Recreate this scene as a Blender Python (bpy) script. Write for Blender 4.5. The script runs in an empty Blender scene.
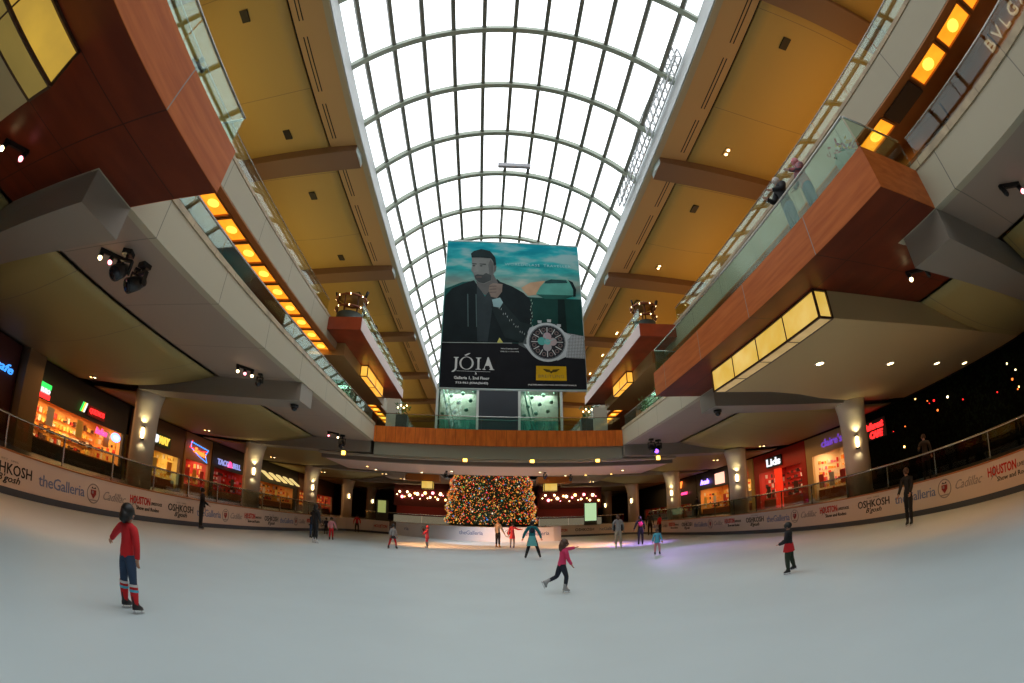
import bpy, bmesh, math, random
from mathutils import Vector, Matrix
random.seed(7)
PI = math.pi
S = bpy.context.scene
COL = S.collection

# ------------------------------------------------------------------ camera, sky, exposure
cd = bpy.data.cameras.new('camera'); cam = bpy.data.objects.new('camera', cd); COL.objects.link(cam)
S.camera = cam
cd.type = 'PANO'; cd.sensor_width = 36.0; cd.sensor_fit = 'HORIZONTAL'
cd.clip_start = 0.05; cd.clip_end = 600
cd.lens = 13.0
def set_pano(d):
    f = 466.5 * 36.0 / 1024.0
    for tgt in (getattr(d, 'cycles', None), d):
        if tgt is None: continue
        try: tgt.panorama_type = 'FISHEYE_EQUISOLID'
        except Exception: pass
        try: tgt.fisheye_lens = f
        except Exception: pass
        try: tgt.fisheye_fov = math.radians(180)
        except Exception: pass
set_pano(cd)
PITCH, YAW, ROLL = 0.3877, 0.0554, 0.0044
HC = 1.7
Yf = Vector((math.sin(YAW), math.cos(YAW), 0)); R0 = Vector((math.cos(YAW), -math.sin(YAW), 0)); Z0 = Vector((0, 0, 1))
fw = Yf * math.cos(PITCH) + Z0 * math.sin(PITCH); up = -Yf * math.sin(PITCH) + Z0 * math.cos(PITCH)
rr = R0 * math.cos(ROLL) + up * math.sin(ROLL); uu = -R0 * math.sin(ROLL) + up * math.cos(ROLL)
cam.matrix_world = Matrix(((rr.x, uu.x, -fw.x, 0), (rr.y, uu.y, -fw.y, 0), (rr.z, uu.z, -fw.z, HC), (0, 0, 0, 1)))

W = bpy.data.worlds.new('overcast_sky'); S.world = W; W.use_nodes = True
bg = W.node_tree.nodes['Background']; bg.inputs[0].default_value = (0.93, 0.97, 1.0, 1); bg.inputs[1].default_value = 2.5
S.view_settings.view_transform = 'Standard'; S.view_settings.look = 'None'
S.view_settings.gamma = 1.0; S.view_settings.use_curve_mapping = False
S.view_settings.exposure = 0.0
try:
    S.cycles.max_bounces = 8; S.cycles.diffuse_bounces = 4; S.cycles.glossy_bounces = 3
    S.cycles.transmission_bounces = 4; S.cycles.transparent_max_bounces = 24
    S.cycles.sample_clamp_indirect = 4.0; S.cycles.caustics_reflective = False; S.cycles.caustics_refractive = False
except Exception: pass

def area(name, loc, sx, sy, power, col, rot=(0, 0, 0), portal=False, spread=None):
    l = bpy.data.lights.new(name, 'AREA'); l.shape = 'RECTANGLE'; l.size = sx; l.size_y = sy; l.energy = power; l.color = col
    if spread: l.spread = spread
    if portal: l.cycles.is_portal = True
    o = bpy.data.objects.new(name, l); o.location = loc; o.rotation_euler = rot; COL.objects.link(o); return o
def spot(name, loc, tgt, power, col, size=60, blend=.5, rad=.1):
    l = bpy.data.lights.new(name, 'SPOT'); l.energy = power; l.color = col; l.spot_size = math.radians(size); l.spot_blend = blend; l.shadow_soft_size = rad
    o = bpy.data.objects.new(name, l); o.location = loc
    o.rotation_euler = (Vector(tgt) - Vector(loc)).to_track_quat('-Z', 'Y').to_euler(); COL.objects.link(o); return o
def point(name, loc, power, col, rad=.15):
    l = bpy.data.lights.new(name, 'POINT'); l.energy = power; l.color = col; l.shadow_soft_size = rad
    o = bpy.data.objects.new(name, l); o.location = loc; COL.objects.link(o); return o
area('skylight_portal', (0.8, 43, 21.35), 16.2, 125, 1, (1, 1, 1), portal=True)
WARM = (1.0, .62, .25); AMB = (1.0, .50, .12)
# cove lamps standing on the top gallery floor behind its parapet, shining up to the ceiling
for k in range(6):
    y = -5 + 16 * k
    area('gallery_uplight', (-14.0, y, 14.7), 2.0, 12, 125, (1, .74, .26), (PI, 0, 0))
    area('gallery_uplight', (16.2, y, 14.7), 2.0, 12, 170, (1, .54, .16), (PI, 0, 0))
    area('promenade_lamp', (-12.6, y, 12.9), 1.0, 10, 60, WARM, (0, 0, 0))
    area('promenade_lamp', (14.2, y, 12.9), 1.0, 10, 90, WARM, (0, 0, 0))
# unseen area lights added under the food court ceiling, both sides and far end
for k in range(5):
    y = -4 + 16 * k + 10
    area('concourse_lamp', (-24.5, y, 6.2), 4, 11, 150, (1, .55, .22), (0, 0, 0))
    area('concourse_lamp', (25.8, y, 6.2), 4, 11, 170 if y > 24 else 30, (1, .55, .22), (0, 0, 0))
area('concourse_lamp', (0, 66, 6.2), 30, 12, 300, (1, .55, .22), (0, 0, 0))

# ------------------------------------------------------------------ materials
MATS = {}
def mat(name, col, rough=.6, metal=0., emit=None, estr=0., noise=0., nscale=3., stretch=(1, 1, 1), col2=None, bump=0., coat=0., spec=.5,
        seams=None, seamcol=(.02, .02, .02)):
    """seams = (axis_u, axis_v, width_u, width_v, thickness) draws panel joints in object space"""
    if name in MATS: return MATS[name]
    m = bpy.data.materials.new(name); m.use_nodes = True; nt = m.node_tree; N = nt.nodes; L = nt.links
    b = N['Principled BSDF']; b.inputs['Roughness'].default_value = rough; b.inputs['Metallic'].default_value = metal
    b.inputs['Specular IOR Level'].default_value = spec
    if coat: b.inputs['Coat Weight'].default_value = coat; b.inputs['Coat Roughness'].default_value = .15
    tc = N.new('ShaderNodeTexCoord'); src = None
    rgb = N.new('ShaderNodeRGB'); rgb.outputs[0].default_value = (*col, 1); src = rgb.outputs[0]
    if noise or col2:
        mp = N.new('ShaderNodeMapping'); mp.inputs['Scale'].default_value = stretch; L.new(tc.outputs['Object'], mp.inputs['Vector'])
        nz = N.new('ShaderNodeTexNoise'); nz.inputs['Scale'].default_value = nscale; nz.inputs['Detail'].default_value = 5
        L.new(mp.outputs[0], nz.inputs['Vector'])
        rp = N.new('ShaderNodeValToRGB'); rp.color_ramp.elements[0].position = .35; rp.color_ramp.elements[1].position = .65
        c2 = col2 or tuple(c * (1 - noise) for c in col)
        rp.color_ramp.elements[0].color = (*c2, 1); rp.color_ramp.elements[1].color = (*col, 1)
        L.new(nz.outputs['Fac'], rp.inputs[0]); src = rp.outputs[0]
        if bump:
            bp = N.new('ShaderNodeBump'); bp.inputs['Strength'].default_value = bump; bp.inputs['Distance'].default_value = .02
            L.new(nz.outputs['Fac'], bp.inputs['Height']); L.new(bp.outputs[0], b.inputs['Normal'])
    if seams:
        sp = N.new('ShaderNodeSeparateXYZ'); L.new(tc.outputs['Object'], sp.inputs[0]); outs = []
        for ax, wd in ((seams[0], seams[2]), (seams[1], seams[3])):
            if ax is None: continue
            a = N.new('ShaderNodeMath'); a.operation = 'PINGPONG'; a.inputs[1].default_value = wd / 2
            L.new(sp.outputs['XYZ'.index(ax)], a.inputs[0])
            c = N.new('ShaderNodeMath'); c.operation = 'LESS_THAN'; c.inputs[1].default_value = seams[4]; L.new(a.outputs[0], c.inputs[0]); outs.append(c.outputs[0])
        f = outs[0]
        if len(outs) > 1:
            mx = N.new('ShaderNodeMath'); mx.operation = 'MAXIMUM'; L.new(outs[0], mx.inputs[0]); L.new(outs[1], mx.inputs[1]); f = mx.outputs[0]
        mix = N.new('ShaderNodeMix'); mix.data_type = 'RGBA'; L.new(f, mix.inputs['Factor']); L.new(src, mix.inputs[6]); mix.inputs[7].default_value = (*seamcol, 1)
        src = mix.outputs[2]
    L.new(src, b.inputs['Base Color'])
    if emit:
        b.inputs['Emission Color'].default_value = (*emit, 1); b.inputs['Emission Strength'].default_value = estr
    MATS[name] = m; return m
def glass(name, tint, refl=.12, rough=.02):
    if name in MATS: return MATS[name]
    m = bpy.data.materials.new(name); m.use_nodes = True; nt = m.node_tree; N = nt.nodes; L = nt.links
    N.remove(N['Principled BSDF']); out = N['Material Output']
    t = N.new('ShaderNodeBsdfTransparent'); t.inputs[0].default_value = (*tint, 1)
    g = N.new('ShaderNodeBsdfGlossy'); g.inputs['Roughness'].default_value = rough; g.inputs[0].default_value = (.92, .98, .94, 1)
    fr = N.new('ShaderNodeLayerWeight'); fr.inputs[0].default_value = .3
    mul = N.new('ShaderNodeMath'); mul.operation = 'MULTIPLY_ADD'; mul.inputs[1].default_value = refl; mul.inputs[2].default_value = refl * .15
    L.new(fr.outputs['Fresnel'], mul.inputs[0])
    mx = N.new('ShaderNodeMixShader'); L.new(mul.outputs[0], mx.inputs[0]); L.new(t.outputs[0], mx.inputs[1]); L.new(g.outputs[0], mx.inputs[2])
    L.new(mx.outputs[0], out.inputs[0]); MATS[name] = m; return m
def glow(name, col, strength, col2=None, scale=2.0):
    if name in MATS: return MATS[name]
    m = bpy.data.materials.new(name); m.use_nodes = True; nt = m.node_tree; N = nt.nodes; L = nt.links
    b = N['Principled BSDF']; b.inputs['Base Color'].default_value = (*[c * .5 for c in col], 1); b.inputs['Roughness'].default_value = .4
    b.inputs['Emission Strength'].default_value = strength
    if col2:
        tc = N.new('ShaderNodeTexCoord'); nz = N.new('ShaderNodeTexNoise'); nz.inputs['Scale'].default_value = scale; nz.inputs['Detail'].default_value = 4
        L.new(tc.outputs['Object'], nz.inputs['Vector']); rp = N.new('ShaderNodeValToRGB'); rp.color_ramp.elements[0].position = .35; rp.color_ramp.elements[1].position = .7
        rp.color_ramp.elements[0].color = (*col2, 1); rp.color_ramp.elements[1].color = (*col, 1); L.new(nz.outputs['Fac'], rp.inputs[0]); L.new(rp.outputs[0], b.inputs['Emission Color'])
    else: b.inputs['Emission Color'].default_value = (*col, 1)
    MATS[name] = m; return m

def lin(r, g, b):
    f = lambda c: (c / 255 / 12.92) if c / 255 <= .04045 else ((c / 255 + .055) / 1.055) ** 2.4
    return (f(r), f(g), f(b))

# ------------------------------------------------------------------ mesh helpers
class MB:
    def __init__(s): s.v = []; s.f = []; s.m = []; s.mats = []; s.sm = []
    def mi(s, m):
        if m not in s.mats: s.mats.append(m)
        return s.mats.index(m)
    def add(s, vs, fs, m=None, smooth=False):
        o = len(s.v); s.v += [tuple(v) for v in vs]; i = s.mi(m) if m else 0
        for f in fs: s.f.append([o + k for k in f]); s.m.append(i); s.sm.append(smooth)
        return s
    def box(s, x0, x1, y0, y1, z0, z1, m=None):
        if x0 > x1: x0, x1 = x1, x0
        if y0 > y1: y0, y1 = y1, y0
        if z0 > z1: z0, z1 = z1, z0
        vs = [(x0, y0, z0), (x1, y0, z0), (x1, y1, z0), (x0, y1, z0), (x0, y0, z1), (x1, y0, z1), (x1, y1, z1), (x0, y1, z1)]
        return s.add(vs, [(0, 3, 2, 1), (4, 5, 6, 7), (0, 1, 5, 4), (1, 2, 6, 5), (2, 3, 7, 6), (3, 0, 4, 7)], m)
    def hexa(s, vs, m=None):
        return s.add(vs, [(0, 3, 2, 1), (4, 5, 6, 7), (0, 1, 5, 4), (1, 2, 6, 5), (2, 3, 7, 6), (3, 0, 4, 7)], m)
    def tube(s, pts, r, n=8, m=None, closed=False, smooth=True, rs=None):
        pts = [Vector(p) for p in pts]; K = len(pts); vs = []; fs = []; last = None
        for i, p in enumerate(pts):
            if closed: t = pts[(i + 1) % K] - pts[i - 1]
            else: t = pts[min(i + 1, K - 1)] - pts[max(i - 1, 0)]
            t.normalize(); a = last if last is not None else (Vector((0, 0, 1)) if abs(t.z) < .9 else Vector((1, 0, 0)))
            u = a - t * a.dot(t)
            if u.length < 1e-5: u = t.orthogonal()
            u.normalize(); last = u; w = t.cross(u); rad = rs[i] if rs else r
            vs += [p + (u * math.cos(2 * PI * k / n) + w * math.sin(2 * PI * k / n)) * rad for k in range(n)]
        for i in range(K if closed else K - 1):
            j = (i + 1) % K
            for k in range(n): fs.append((i * n + k, i * n + (k + 1) % n, j * n + (k + 1) % n, j * n + k))
        if not closed: fs.append(tuple(range(n))[::-1]); fs.append(tuple((K - 1) * n + k for k in range(n)))
        return s.add(vs, fs, m, smooth)
    def lathe(s, prof, c=(0, 0, 0), n=16, m=None, smooth=True):
        vs = []; fs = []; K = len(prof)
        for (r, z) in prof: vs += [(c[0] + r * math.cos(2 * PI * k / n), c[1] + r * math.sin(2 * PI * k / n), c[2] + z) for k in range(n)]
        for i in range(K - 1):
            for k in range(n): fs.append((i * n + k, i * n + (k + 1) % n, (i + 1) * n + (k + 1) % n, (i + 1) * n + k))
        fs.append(tuple(range(n))[::-1]); fs.append(tuple((K - 1) * n + k for k in range(n)))
        return s.add(vs, fs, m, smooth)
    def ball(s, c, r, m=None, n=8, sc=(1, 1, 1)):
        K = max(4, n // 2 + 1)
        prof = [(max(1e-4, math.sin(PI * i / K)), -math.cos(PI * i / K)) for i in range(K + 1)]
        vs = []; fs = []
        for (q, z) in prof: vs += [(c[0] + r * sc[0] * q * math.cos(2 * PI * k / n), c[1] + r * sc[1] * q * math.sin(2 * PI * k / n), c[2] + r * sc[2] * z) for k in range(n)]
        for i in range(K):
            for k in range(n): fs.append((i * n + k, i * n + (k + 1) % n, (i + 1) * n + (k + 1) % n, (i + 1) * n + k))
        return s.add(vs, fs, m, True)
    def poly(s, pts, m=None):
        return s.add(pts, [tuple(range(len(pts)))], m)
    def extr(s, pts2, a, b, fn, m=None):
        """prism from 2D outline; fn(u, v, w) -> 3D, w from a to b"""
        n = len(pts2); vs = [fn(u, v, a) for u, v in pts2] + [fn(u, v, b) for u, v in pts2]
        fs = [tuple(range(n))[::-1], tuple(range(n, 2 * n))] + [(i, (i + 1) % n, n + (i + 1) % n, n + i) for i in range(n)]
        return s.add(vs, fs, m)
    def build(s, name, m=None, parent=None, loc=None, **tagkw):
        me = bpy.data.meshes.new(name); me.from_pydata(s.v, [], s.f)
        ms = list(s.mats) if s.mats else ([m] if m else [])
        if m and s.mats and m not in ms: ms = ms
        for x in ms: me.materials.append(x)
        if s.mats: me.polygons.foreach_set('material_index', s.m)
        me.polygons.foreach_set('use_smooth', s.sm); me.update()
        bm = bmesh.new(); bm.from_mesh(me); bmesh.ops.recalc_face_normals(bm, faces=bm.faces); bm.to_mesh(me); bm.free()
        o = bpy.data.objects.new(name, me); COL.objects.link(o)
        if loc: o.location = loc
        if parent: o.parent = parent
        if tagkw: tag(o, **tagkw)
        return o
def tag(o, label=None, cat=None, group=None, kind=None):
    if label: o['label'] = label
    if cat: o['category'] = cat
    if group: o['group'] = group
    if kind: o['kind'] = kind
    return o
def thing(name, label=None, cat=None, loc=(0, 0, 0), rz=0, group=None, kind=None):
    o = bpy.data.objects.new(name, None); COL.objects.link(o); o.location = loc; o.rotation_euler = (0, 0, rz); o.empty_display_size = .2
    return tag(o, label, cat, group, kind)
def struct(mb, name, m=None, parent=None):
    o = mb.build(name, m, parent)
    if parent is None: o['kind'] = 'structure'
    return o
def kids(o): return [c for c in bpy.data.objects if c.parent == o]
def dup(root, loc, rz=None, label=None, group=None):
    r = root.copy(); COL.objects.link(r); r.location = loc
    if rz is not None: r.rotation_euler = (0, 0, rz)
    if label: r['label'] = label
    if group: r['group'] = group
    for ch in KIDS.setdefault(root.name, kids(root)):
        c = ch.copy(); COL.objects.link(c); c.parent = r
        for g in KIDS.setdefault(ch.name, kids(ch)):
            d = g.copy(); COL.objects.link(d); d.parent = c
    return r
KIDS = {}
def text_mesh(s, w, h, m, depth=.006, shear=0., bold=0., spacing=1., res=2, lines=1.0, align='CENTER'):
    cu = bpy.data.curves.new('t', 'FONT'); cu.body = s; cu.size = 1; cu.shear = shear; cu.offset = bold; cu.extrude = .001; cu.resolution_u = res
    cu.space_character = spacing; cu.align_x = align; cu.space_line = lines
    o = bpy.data.objects.new('t', cu); COL.objects.link(o)
    dg = bpy.context.evaluated_depsgraph_get(); dg.update()
    me = bpy.data.meshes.new_from_object(o.evaluated_get(dg)); bpy.data.objects.remove(o); bpy.data.curves.remove(cu)
    xs = [v.co.x for v in me.vertices]; ys = [v.co.y for v in me.vertices]
    x0, x1, y0, y1 = min(xs), max(xs), min(ys), max(ys)
    sx = w / (x1 - x0) if w else h / (y1 - y0); sy = h / (y1 - y0) if h else sx
    for v in me.vertices: v.co = Vector(((v.co.x - (x0 + x1) / 2) * sx, (v.co.y - (y0 + y1) / 2) * sy, v.co.z / .001 * depth))
    me.materials.clear(); me.materials.append(m); return me
def place(me, name, c, xd, parent=None, upd=(0, 0, 1), sc=1):
    o = bpy.data.objects.new(name, me); COL.objects.link(o); x = Vector(xd).normalized(); u = Vector(upd).normalized(); n = x.cross(u)
    M = Matrix(((x.x, u.x, n.x, c[0]), (x.y, u.y, n.y, c[1]), (x.z, u.z, n.z, c[2]), (0, 0, 0, 1)))
    if parent: o.parent = parent; M = Matrix.Translation(-Vector(parent.location)) @ M if parent.rotation_euler.z == 0 else parent.matrix_basis.inverted() @ M
    o.matrix_basis = M
    return o

# colours
ICE = mat('rink_ice', (.60, .715, .745), .42, noise=.05, nscale=.5, spec=.22)
FASC = mat('white_plaster_panels', (.45, .405, .29), .6, seams=('Y', None, 4.1, 1, .015), seamcol=(.15, .14, .12))
FASCX = mat('white_plaster', (.52, .49, .43), .6)
STONE = mat('tan_stone_cap', (.52, .40, .24), .45, noise=.35, nscale=1.6, seams=('Y', None, 1.6, 1, .012), seamcol=(.22, .16, .1))
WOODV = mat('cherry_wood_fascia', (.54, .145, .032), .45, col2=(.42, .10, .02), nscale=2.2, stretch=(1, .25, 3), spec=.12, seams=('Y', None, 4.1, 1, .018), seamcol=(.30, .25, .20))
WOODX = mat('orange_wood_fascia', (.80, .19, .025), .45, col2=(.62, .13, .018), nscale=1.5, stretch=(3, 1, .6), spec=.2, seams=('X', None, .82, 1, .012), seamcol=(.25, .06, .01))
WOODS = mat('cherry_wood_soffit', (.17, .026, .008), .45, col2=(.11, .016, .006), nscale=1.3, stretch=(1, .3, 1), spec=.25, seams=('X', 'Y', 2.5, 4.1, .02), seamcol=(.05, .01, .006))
TAN = mat('tan_ceiling_paint', (.58, .42, .13), .6, seams=('Y', None, 6.55, 1, .02), seamcol=(.35, .24, .1))
TAN2 = mat('tan_ceiling_paint_edge', (.60, .40, .18), .6)
BEAM = mat('brown_beam_paint', (.26, .16, .10), .55)
KHAKI = mat('khaki_soffit_paint', (.40, .315, .12), .6, seams=('Y', None, 4.7, 1, .02), seamcol=(.25, .2, .1))
GREY = mat('warm_grey_soffit', (.36, .28, .22), .6, seams=('Y', None, 4.1, 1, .02), seamcol=(.2, .17, .14))
BRAK = mat('grey_bracket_paint', (.28, .24, .195), .5)
COLM = mat('column_stone', (.62, .50, .40), .45, noise=.15, nscale=.8)
STEEL = mat('green_grey_steel', (.33, .38, .30), .45)
DSTEEL = mat('dark_grey_steel', (.16, .17, .14), .5)
CURB = mat('white_curb_panel', (.62, .66, .66), .5)
BLACK = mat('black_metal', (.012, .012, .012), .5)
BOARD = mat('white_board_plastic', (.66, .58, .52), .45)
KICK = mat('blue_grey_kick_strip', (.055, .075, .11), .6)
RAILM = mat('brushed_rail_steel', (.55, .54, .5), .25, metal=.9)
GLS = glass('clear_skylight_glass', (.985, .99, .99), .02)
GRAIL = glass('green_rail_glass', (.80, .90, .84), .13)
GBAY = glass('pale_green_bay_glass', (.74, .84, .76), .08, .15)
GCLR = glass('nearly_clear_glass', (.90, .93, .90), .10)
GDARK = glass('grey_rink_glass', (.70, .75, .72), .12)
TEALG = glass('teal_tower_glass', (.68, .86, .80), .3)
FLR = mat('brown_stone_floor', (.10, .06, .04), .35, noise=.3, nscale=.7)
DARKW = mat('dark_brown_wall', (.05, .028, .018), .6)
ORW = mat('orange_brown_wall', (.42, .17, .04), .5, noise=.2, nscale=.6)
CREAMG = glow('cream_lightbox_glass', (1.0, .68, .20), .78, (.78, .48, .06), 1.1)
CREAMB = glow('cream_lightbox_bottom', (.9, .62, .28), .42, (.6, .40, .14), 1.3)
CREAMG2 = glow('amber_lightbox_glass', (.90, .56, .07), .62, (.55, .34, .06), .7)
AMBG = glow('small_amber_glass', (1.0, .55, .08), 1.1, (1.0, .42, .04), 1.0)
CREAMB2 = glow('amber_lightbox_bottom', (.5, .34, .08), .35, (.34, .24, .06), .7)
AMBL = glow('amber_coffer_light', (1.0, .38, .02), 1.35, (1.0, .26, .01), .9)
FRAMEB = mat('dark_bronze_frame', (.09, .05, .03), .4, metal=.4)
WHITEL = glow('white_lamp_glow', (1.0, .74, .36), 9.)
WARML = glow('warm_lamp_glow', (1.0, .55, .15), 9.)
PINKL = glow('pink_lamp_glow', (1.0, .25, .3), 6.)
PURPL = glow('purple_lamp_glow', (.25, .08, 1.0), 4.)

# ------------------------------------------------------------------ setting: floors
YB, YE = -19.5, 106.0
U, U0 = 0.72, 0.476      # the building is drawn in plan units of 0.72 m, plan level 0 lies 0.476 m above the ice
FL = .95 * U + U0         # concourse floor in metres
YM = -13.9
METRE = []                # objects already in metres
def metre(o): METRE.append(o); return o
metre(struct(MB().box(-12.5, 14.6, YM - .1, 47.4, -.3, 0), 'floor', ICE))
fl = MB(); fl.box(-24.4, -13.0, YM - .1, 76.7, -.3, FL); fl.box(15.1, 24.4, YM - .1, 76.7, -.3, FL); fl.box(-13.0, 15.1, 47.9, 76.7, -.3, FL)
fl.extr([(-8.2, 43.2), (-6.3, 42.2), (-3.5, 40.1), (-2.0, 38.95), (-.3, 38.05), (1.6, 37.55), (3.4, 37.6), (5.3, 38.3), (5.85, 38.8), (5.85, 47.4), (-8.2, 47.4)], .001, FL, lambda u, v, w: (u, v, w))
metre(struct(fl, 'floor', FLR))
struct(MB().box(-34, 34, YB - .4, YB, -3, 24), 'wall_back', DARKW)
struct(MB().box(-34, 34, YE, YE + .4, -3, 8.5), 'wall_front', DARKW)

# level-two and level-three gallery slabs (floor + soffit in one shell each), fascias
XL2, XR2, Z2B, Z2T = -9.2, 11.3, 7.82, 9.1
XL3, XR3, Z3B, Z3T = -10.97, 12.9, 13.08, 14.5
for nm, sg, x2, xg in (('left', -1, XL2, -14.4), ('right', 1, XR2, 16.1)):
    struct(MB().box(x2, x2 + sg * .35, YB, 37, Z2B, Z2T), 'wall_%s_fascia' % nm, FASC)
    struct(MB().box(x2 + sg * .35, xg, YB, 106, Z2B + .01, Z2B + .3), 'ceiling', GREY)
    struct(MB().box(x2 + sg * .35, sg * 34, YB, 106, 8.6, Z2T - .02), 'floor', FLR)
    struct(MB().box(x2 - sg * .04, x2 + sg * .55, YB, 37, Z2T, Z2T + .22), 'trim_1', STONE)
for nm, sg, x3 in (('left', -1, XL3), ('right', 1, XR3)):
    struct(MB().box(x3, x3 + sg * .35, YB, 106, Z3B, Z3T), 'wall_%s_fascia' % nm, FASC)
    struct(MB().box(x3 - sg * .04, x3 + sg * .45, YB, 106, Z3T, Z3T + .18), 'trim_2', STONE)
    struct(MB().box(x3 + sg * .35, sg * 34, YB, 106, Z3B + .25, Z3T - .05), 'floor', ORW)
    struct(MB().box(x3 + sg * .02, x3 + sg * .42, YB, 106, Z3B - .06, Z3B + .02), 'trim_3', mat('orange_soffit_edge', (.55, .22, .06), .5))
# store walls behind the galleries
WL = mat('store_wall_wood', (.30, .13, .045), .45, col2=(.22, .09, .03), nscale=1.0, seams=('Y', None, 4.1, 1, .05), seamcol=(.05, .03, .02))
WR = mat('store_wall_orange', (.45, .20, .05), .45, col2=(.33, .14, .035), nscale=.6, seams=('Y', None, 4.1, 1, .05), seamcol=(.10, .05, .02))
struct(MB().box(-13.9, -14.3, YB, 46, Z2T, Z3B + .3), 'wall_left', WL)
struct(MB().box(15.7, 16.1, YB, 46, Z2T, Z3B + .3), 'wall_right', WR)
struct(MB().box(-16.6, -17, YB, 106, Z3T, 20.3), 'wall_left', mat('gallery_wall_tan', (.42, .26, .10), .6))
struct(MB().box(18.4, 18.8, YB, 106, Z3T, 20.3), 'wall_right', MATS['gallery_wall_tan'])
struct(MB().box(-34, 34, 106, 106.4, 8.4, 22), 'wall_front', MATS['gallery_wall_tan'])
struct(MB().box(-34, -34.4, YB, YE, -3, 14), 'wall_left', DARKW)
struct(MB().box(34, 34.4, YB, YE, -3, 14), 'wall_right', DARKW)

# ------------------------------------------------------------------ top ceiling
CZ = 20.3
def ceil_prof(sg):
    e = -7.62 if sg < 0 else 9.25; g = -9.26 if sg < 0 else 10.96
    return e, g
for nm, sg in (('left', -1), ('right', 1)):
    e, g = ceil_prof(sg)
    struct(MB().box(e, g - sg * .06, YB, 106, CZ, CZ + .25), 'ceiling', TAN2)
    # groove back and outer panels, bowed between the beams
    struct(MB().box(g - sg * .1, g + sg * .12, YB, 106, CZ + .2, CZ + .3), 'ceiling', BLACK)
    xo = sg * 18.9 if sg > 0 else -17.1
    mb = MB(); nx, ny = 12, 120; vs = []; fs = []
    for j in range(ny + 1):
        y = YB + (106 - YB) * j / ny
        for i in range(nx + 1):
            t = i / nx; x = g + sg * .06 + (xo - g - sg * .06) * t
            ph = ((y - 5.4) / 13.05) % 1.0
            z = CZ - .55 * t * t - .30 * math.sin(PI * min(1, t * 1.2)) * math.sin(PI * ph)
            vs.append((x, y, z))
    for j in range(ny):
        for i in range(nx): a = j * (nx + 1) + i; fs.append((a, a + 1, a + nx + 2, a + nx + 1))
    top = [(v[0], v[1], CZ + .3) for v in vs]
    mb.add(vs, fs, None, True)
    o = struct(mb, 'ceiling', TAN)
    so = o.modifiers.new('solid', 'SOLIDIFY'); so.thickness = .12; so.offset = 1 if True else -1
    # skylight curb and trim
    cx = -7.3 if sg < 0 else 8.9
    struct(MB().box(cx, cx + sg * .12, YB, 106, CZ - .02, 21.45), 'trim_4', CURB)
    struct(MB().box(cx + sg * .0, e, YB, 106, CZ - .05, CZ + .1), 'trim_5', mat('tan_trim_strip', (.48, .44, .30), .5))
    struct(MB().box(e, sg * 34, YB, 106, 21.5, 21.8), 'ceiling', DARKW)     # roof over the galleries
struct(MB().box(-7.3, 8.9, YB - .4, YB, 20, 26), 'wall_back', CURB)

# ceiling beams across the galleries
for k in range(-1, 8):
    y0 = 17.5 - 13.05 + 13.05 * k
    for nm, sg in (('left', -1), ('right', 1)):
        e, g = ceil_prof(sg); xo = 18.4 if sg > 0 else -16.6
        xi = e - sg * .02
        mb = MB(); zb0, zb1 = CZ - .42, CZ - .95
        vs = [(xi, y0, zb0), (xi, y0 + 1.5, zb0), (xo, y0 + 1.5, zb1), (xo, y0, zb1), (xi, y0, CZ + .2), (xi, y0 + 1.5, CZ + .2), (xo, y0 + 1.5, CZ + .2), (xo, y0, CZ + .2)]
        mb.hexa(vs)
        o = struct(mb, 'ceiling_beam', BEAM)
        cp = MB(); cp.add([(xi - sg * .10, y0 + .75, CZ + .35), (xi - sg * .01, y0 - .02, CZ + .1), (xi - sg * .01, y0 + .1, CZ - .44), (xi - sg * .10, y0 + .75, CZ - .40), (xi - sg * .01, y0 + 1.4, CZ - .44), (xi - sg * .01, y0 + 1.52, CZ + .1)],
               [(0, 1, 2, 3), (0, 3, 4, 5), (0, 5, 1), (3, 2, 4), (1, 5, 4, 2)])
        cp.build('beam_end_cap', mat('pale_blue_end_panel', (.50, .60, .60), .4), o)
def zpanel(x, y, sg):
    e, g = ceil_prof(sg); xo = 18.9 if sg > 0 else -17.1; t = (x - g) / (xo - g); ph = ((y - 5.4) / 13.05) % 1.0
    return CZ - .55 * t * t - .30 * math.sin(PI * min(1, t * 1.2)) * math.sin(PI * ph)
# slot diffusers and square vents
vent_t = None
for nm, sg in (('left', -1), ('right', 1)):
    xs = -8.82 if sg < 0 else 10.45; xv = -11.42 if sg < 0 else 12.98
    ys = [8.95 - 13.05, 8.95, 22.0, 35.05, 48.1]
    for y in ys:
        for (a, b) in ((y - 3.1, y), (y + .95, y + 4.45), (y + 5.3, y + 7.9)):
            mb = MB()
            for dx in (-.12, .06): mb.box(xs + dx, xs + dx + .06, a, b, CZ - .006, CZ + .03)
            mb.build('slot_vent', BLACK, label='twin black air slot in the tan ceiling strip beside the skylight, %s side' % nm, cat='vent', group='twin air slots on the %s side' % nm)
    for y in (-5, 7.9, 16.0, 21.5, 29.0, 35.0, 42.0, 48.2, 55.0):
        mb = MB(); z = CZ - .04 - .15
        if sg > 0 and y in (7.9, 21.5, 35.0) or sg < 0:
            zp = zpanel(xv, y, sg); mb.box(xv - .2, xv + .2, y - .36, y + .36, zp - .06, zp + .06)
            mb.build('ceiling_vent', BLACK, label='small black square recess in the tan gallery ceiling, %s side' % nm, cat='vent', group='black ceiling recesses on the %s side' % nm)
        else:
            t = thing('ceiling_spotlight', 'small lit recessed spotlight in the tan ceiling above the right gallery', 'light', (xv, y, zpanel(xv, y, sg) + .16), group='recessed gallery spotlights on the right')
            MB().box(-.2, .2, -.36, .36, -.2, .08).build('housing', mat('tan_housing', (.5, .34, .13), .6), t)
            for q in (-.18, .18): MB().ball((0, q, -.22), .09, None, 8, (1, 1, .5)).build('bulb', WHITEL, t)

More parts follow.
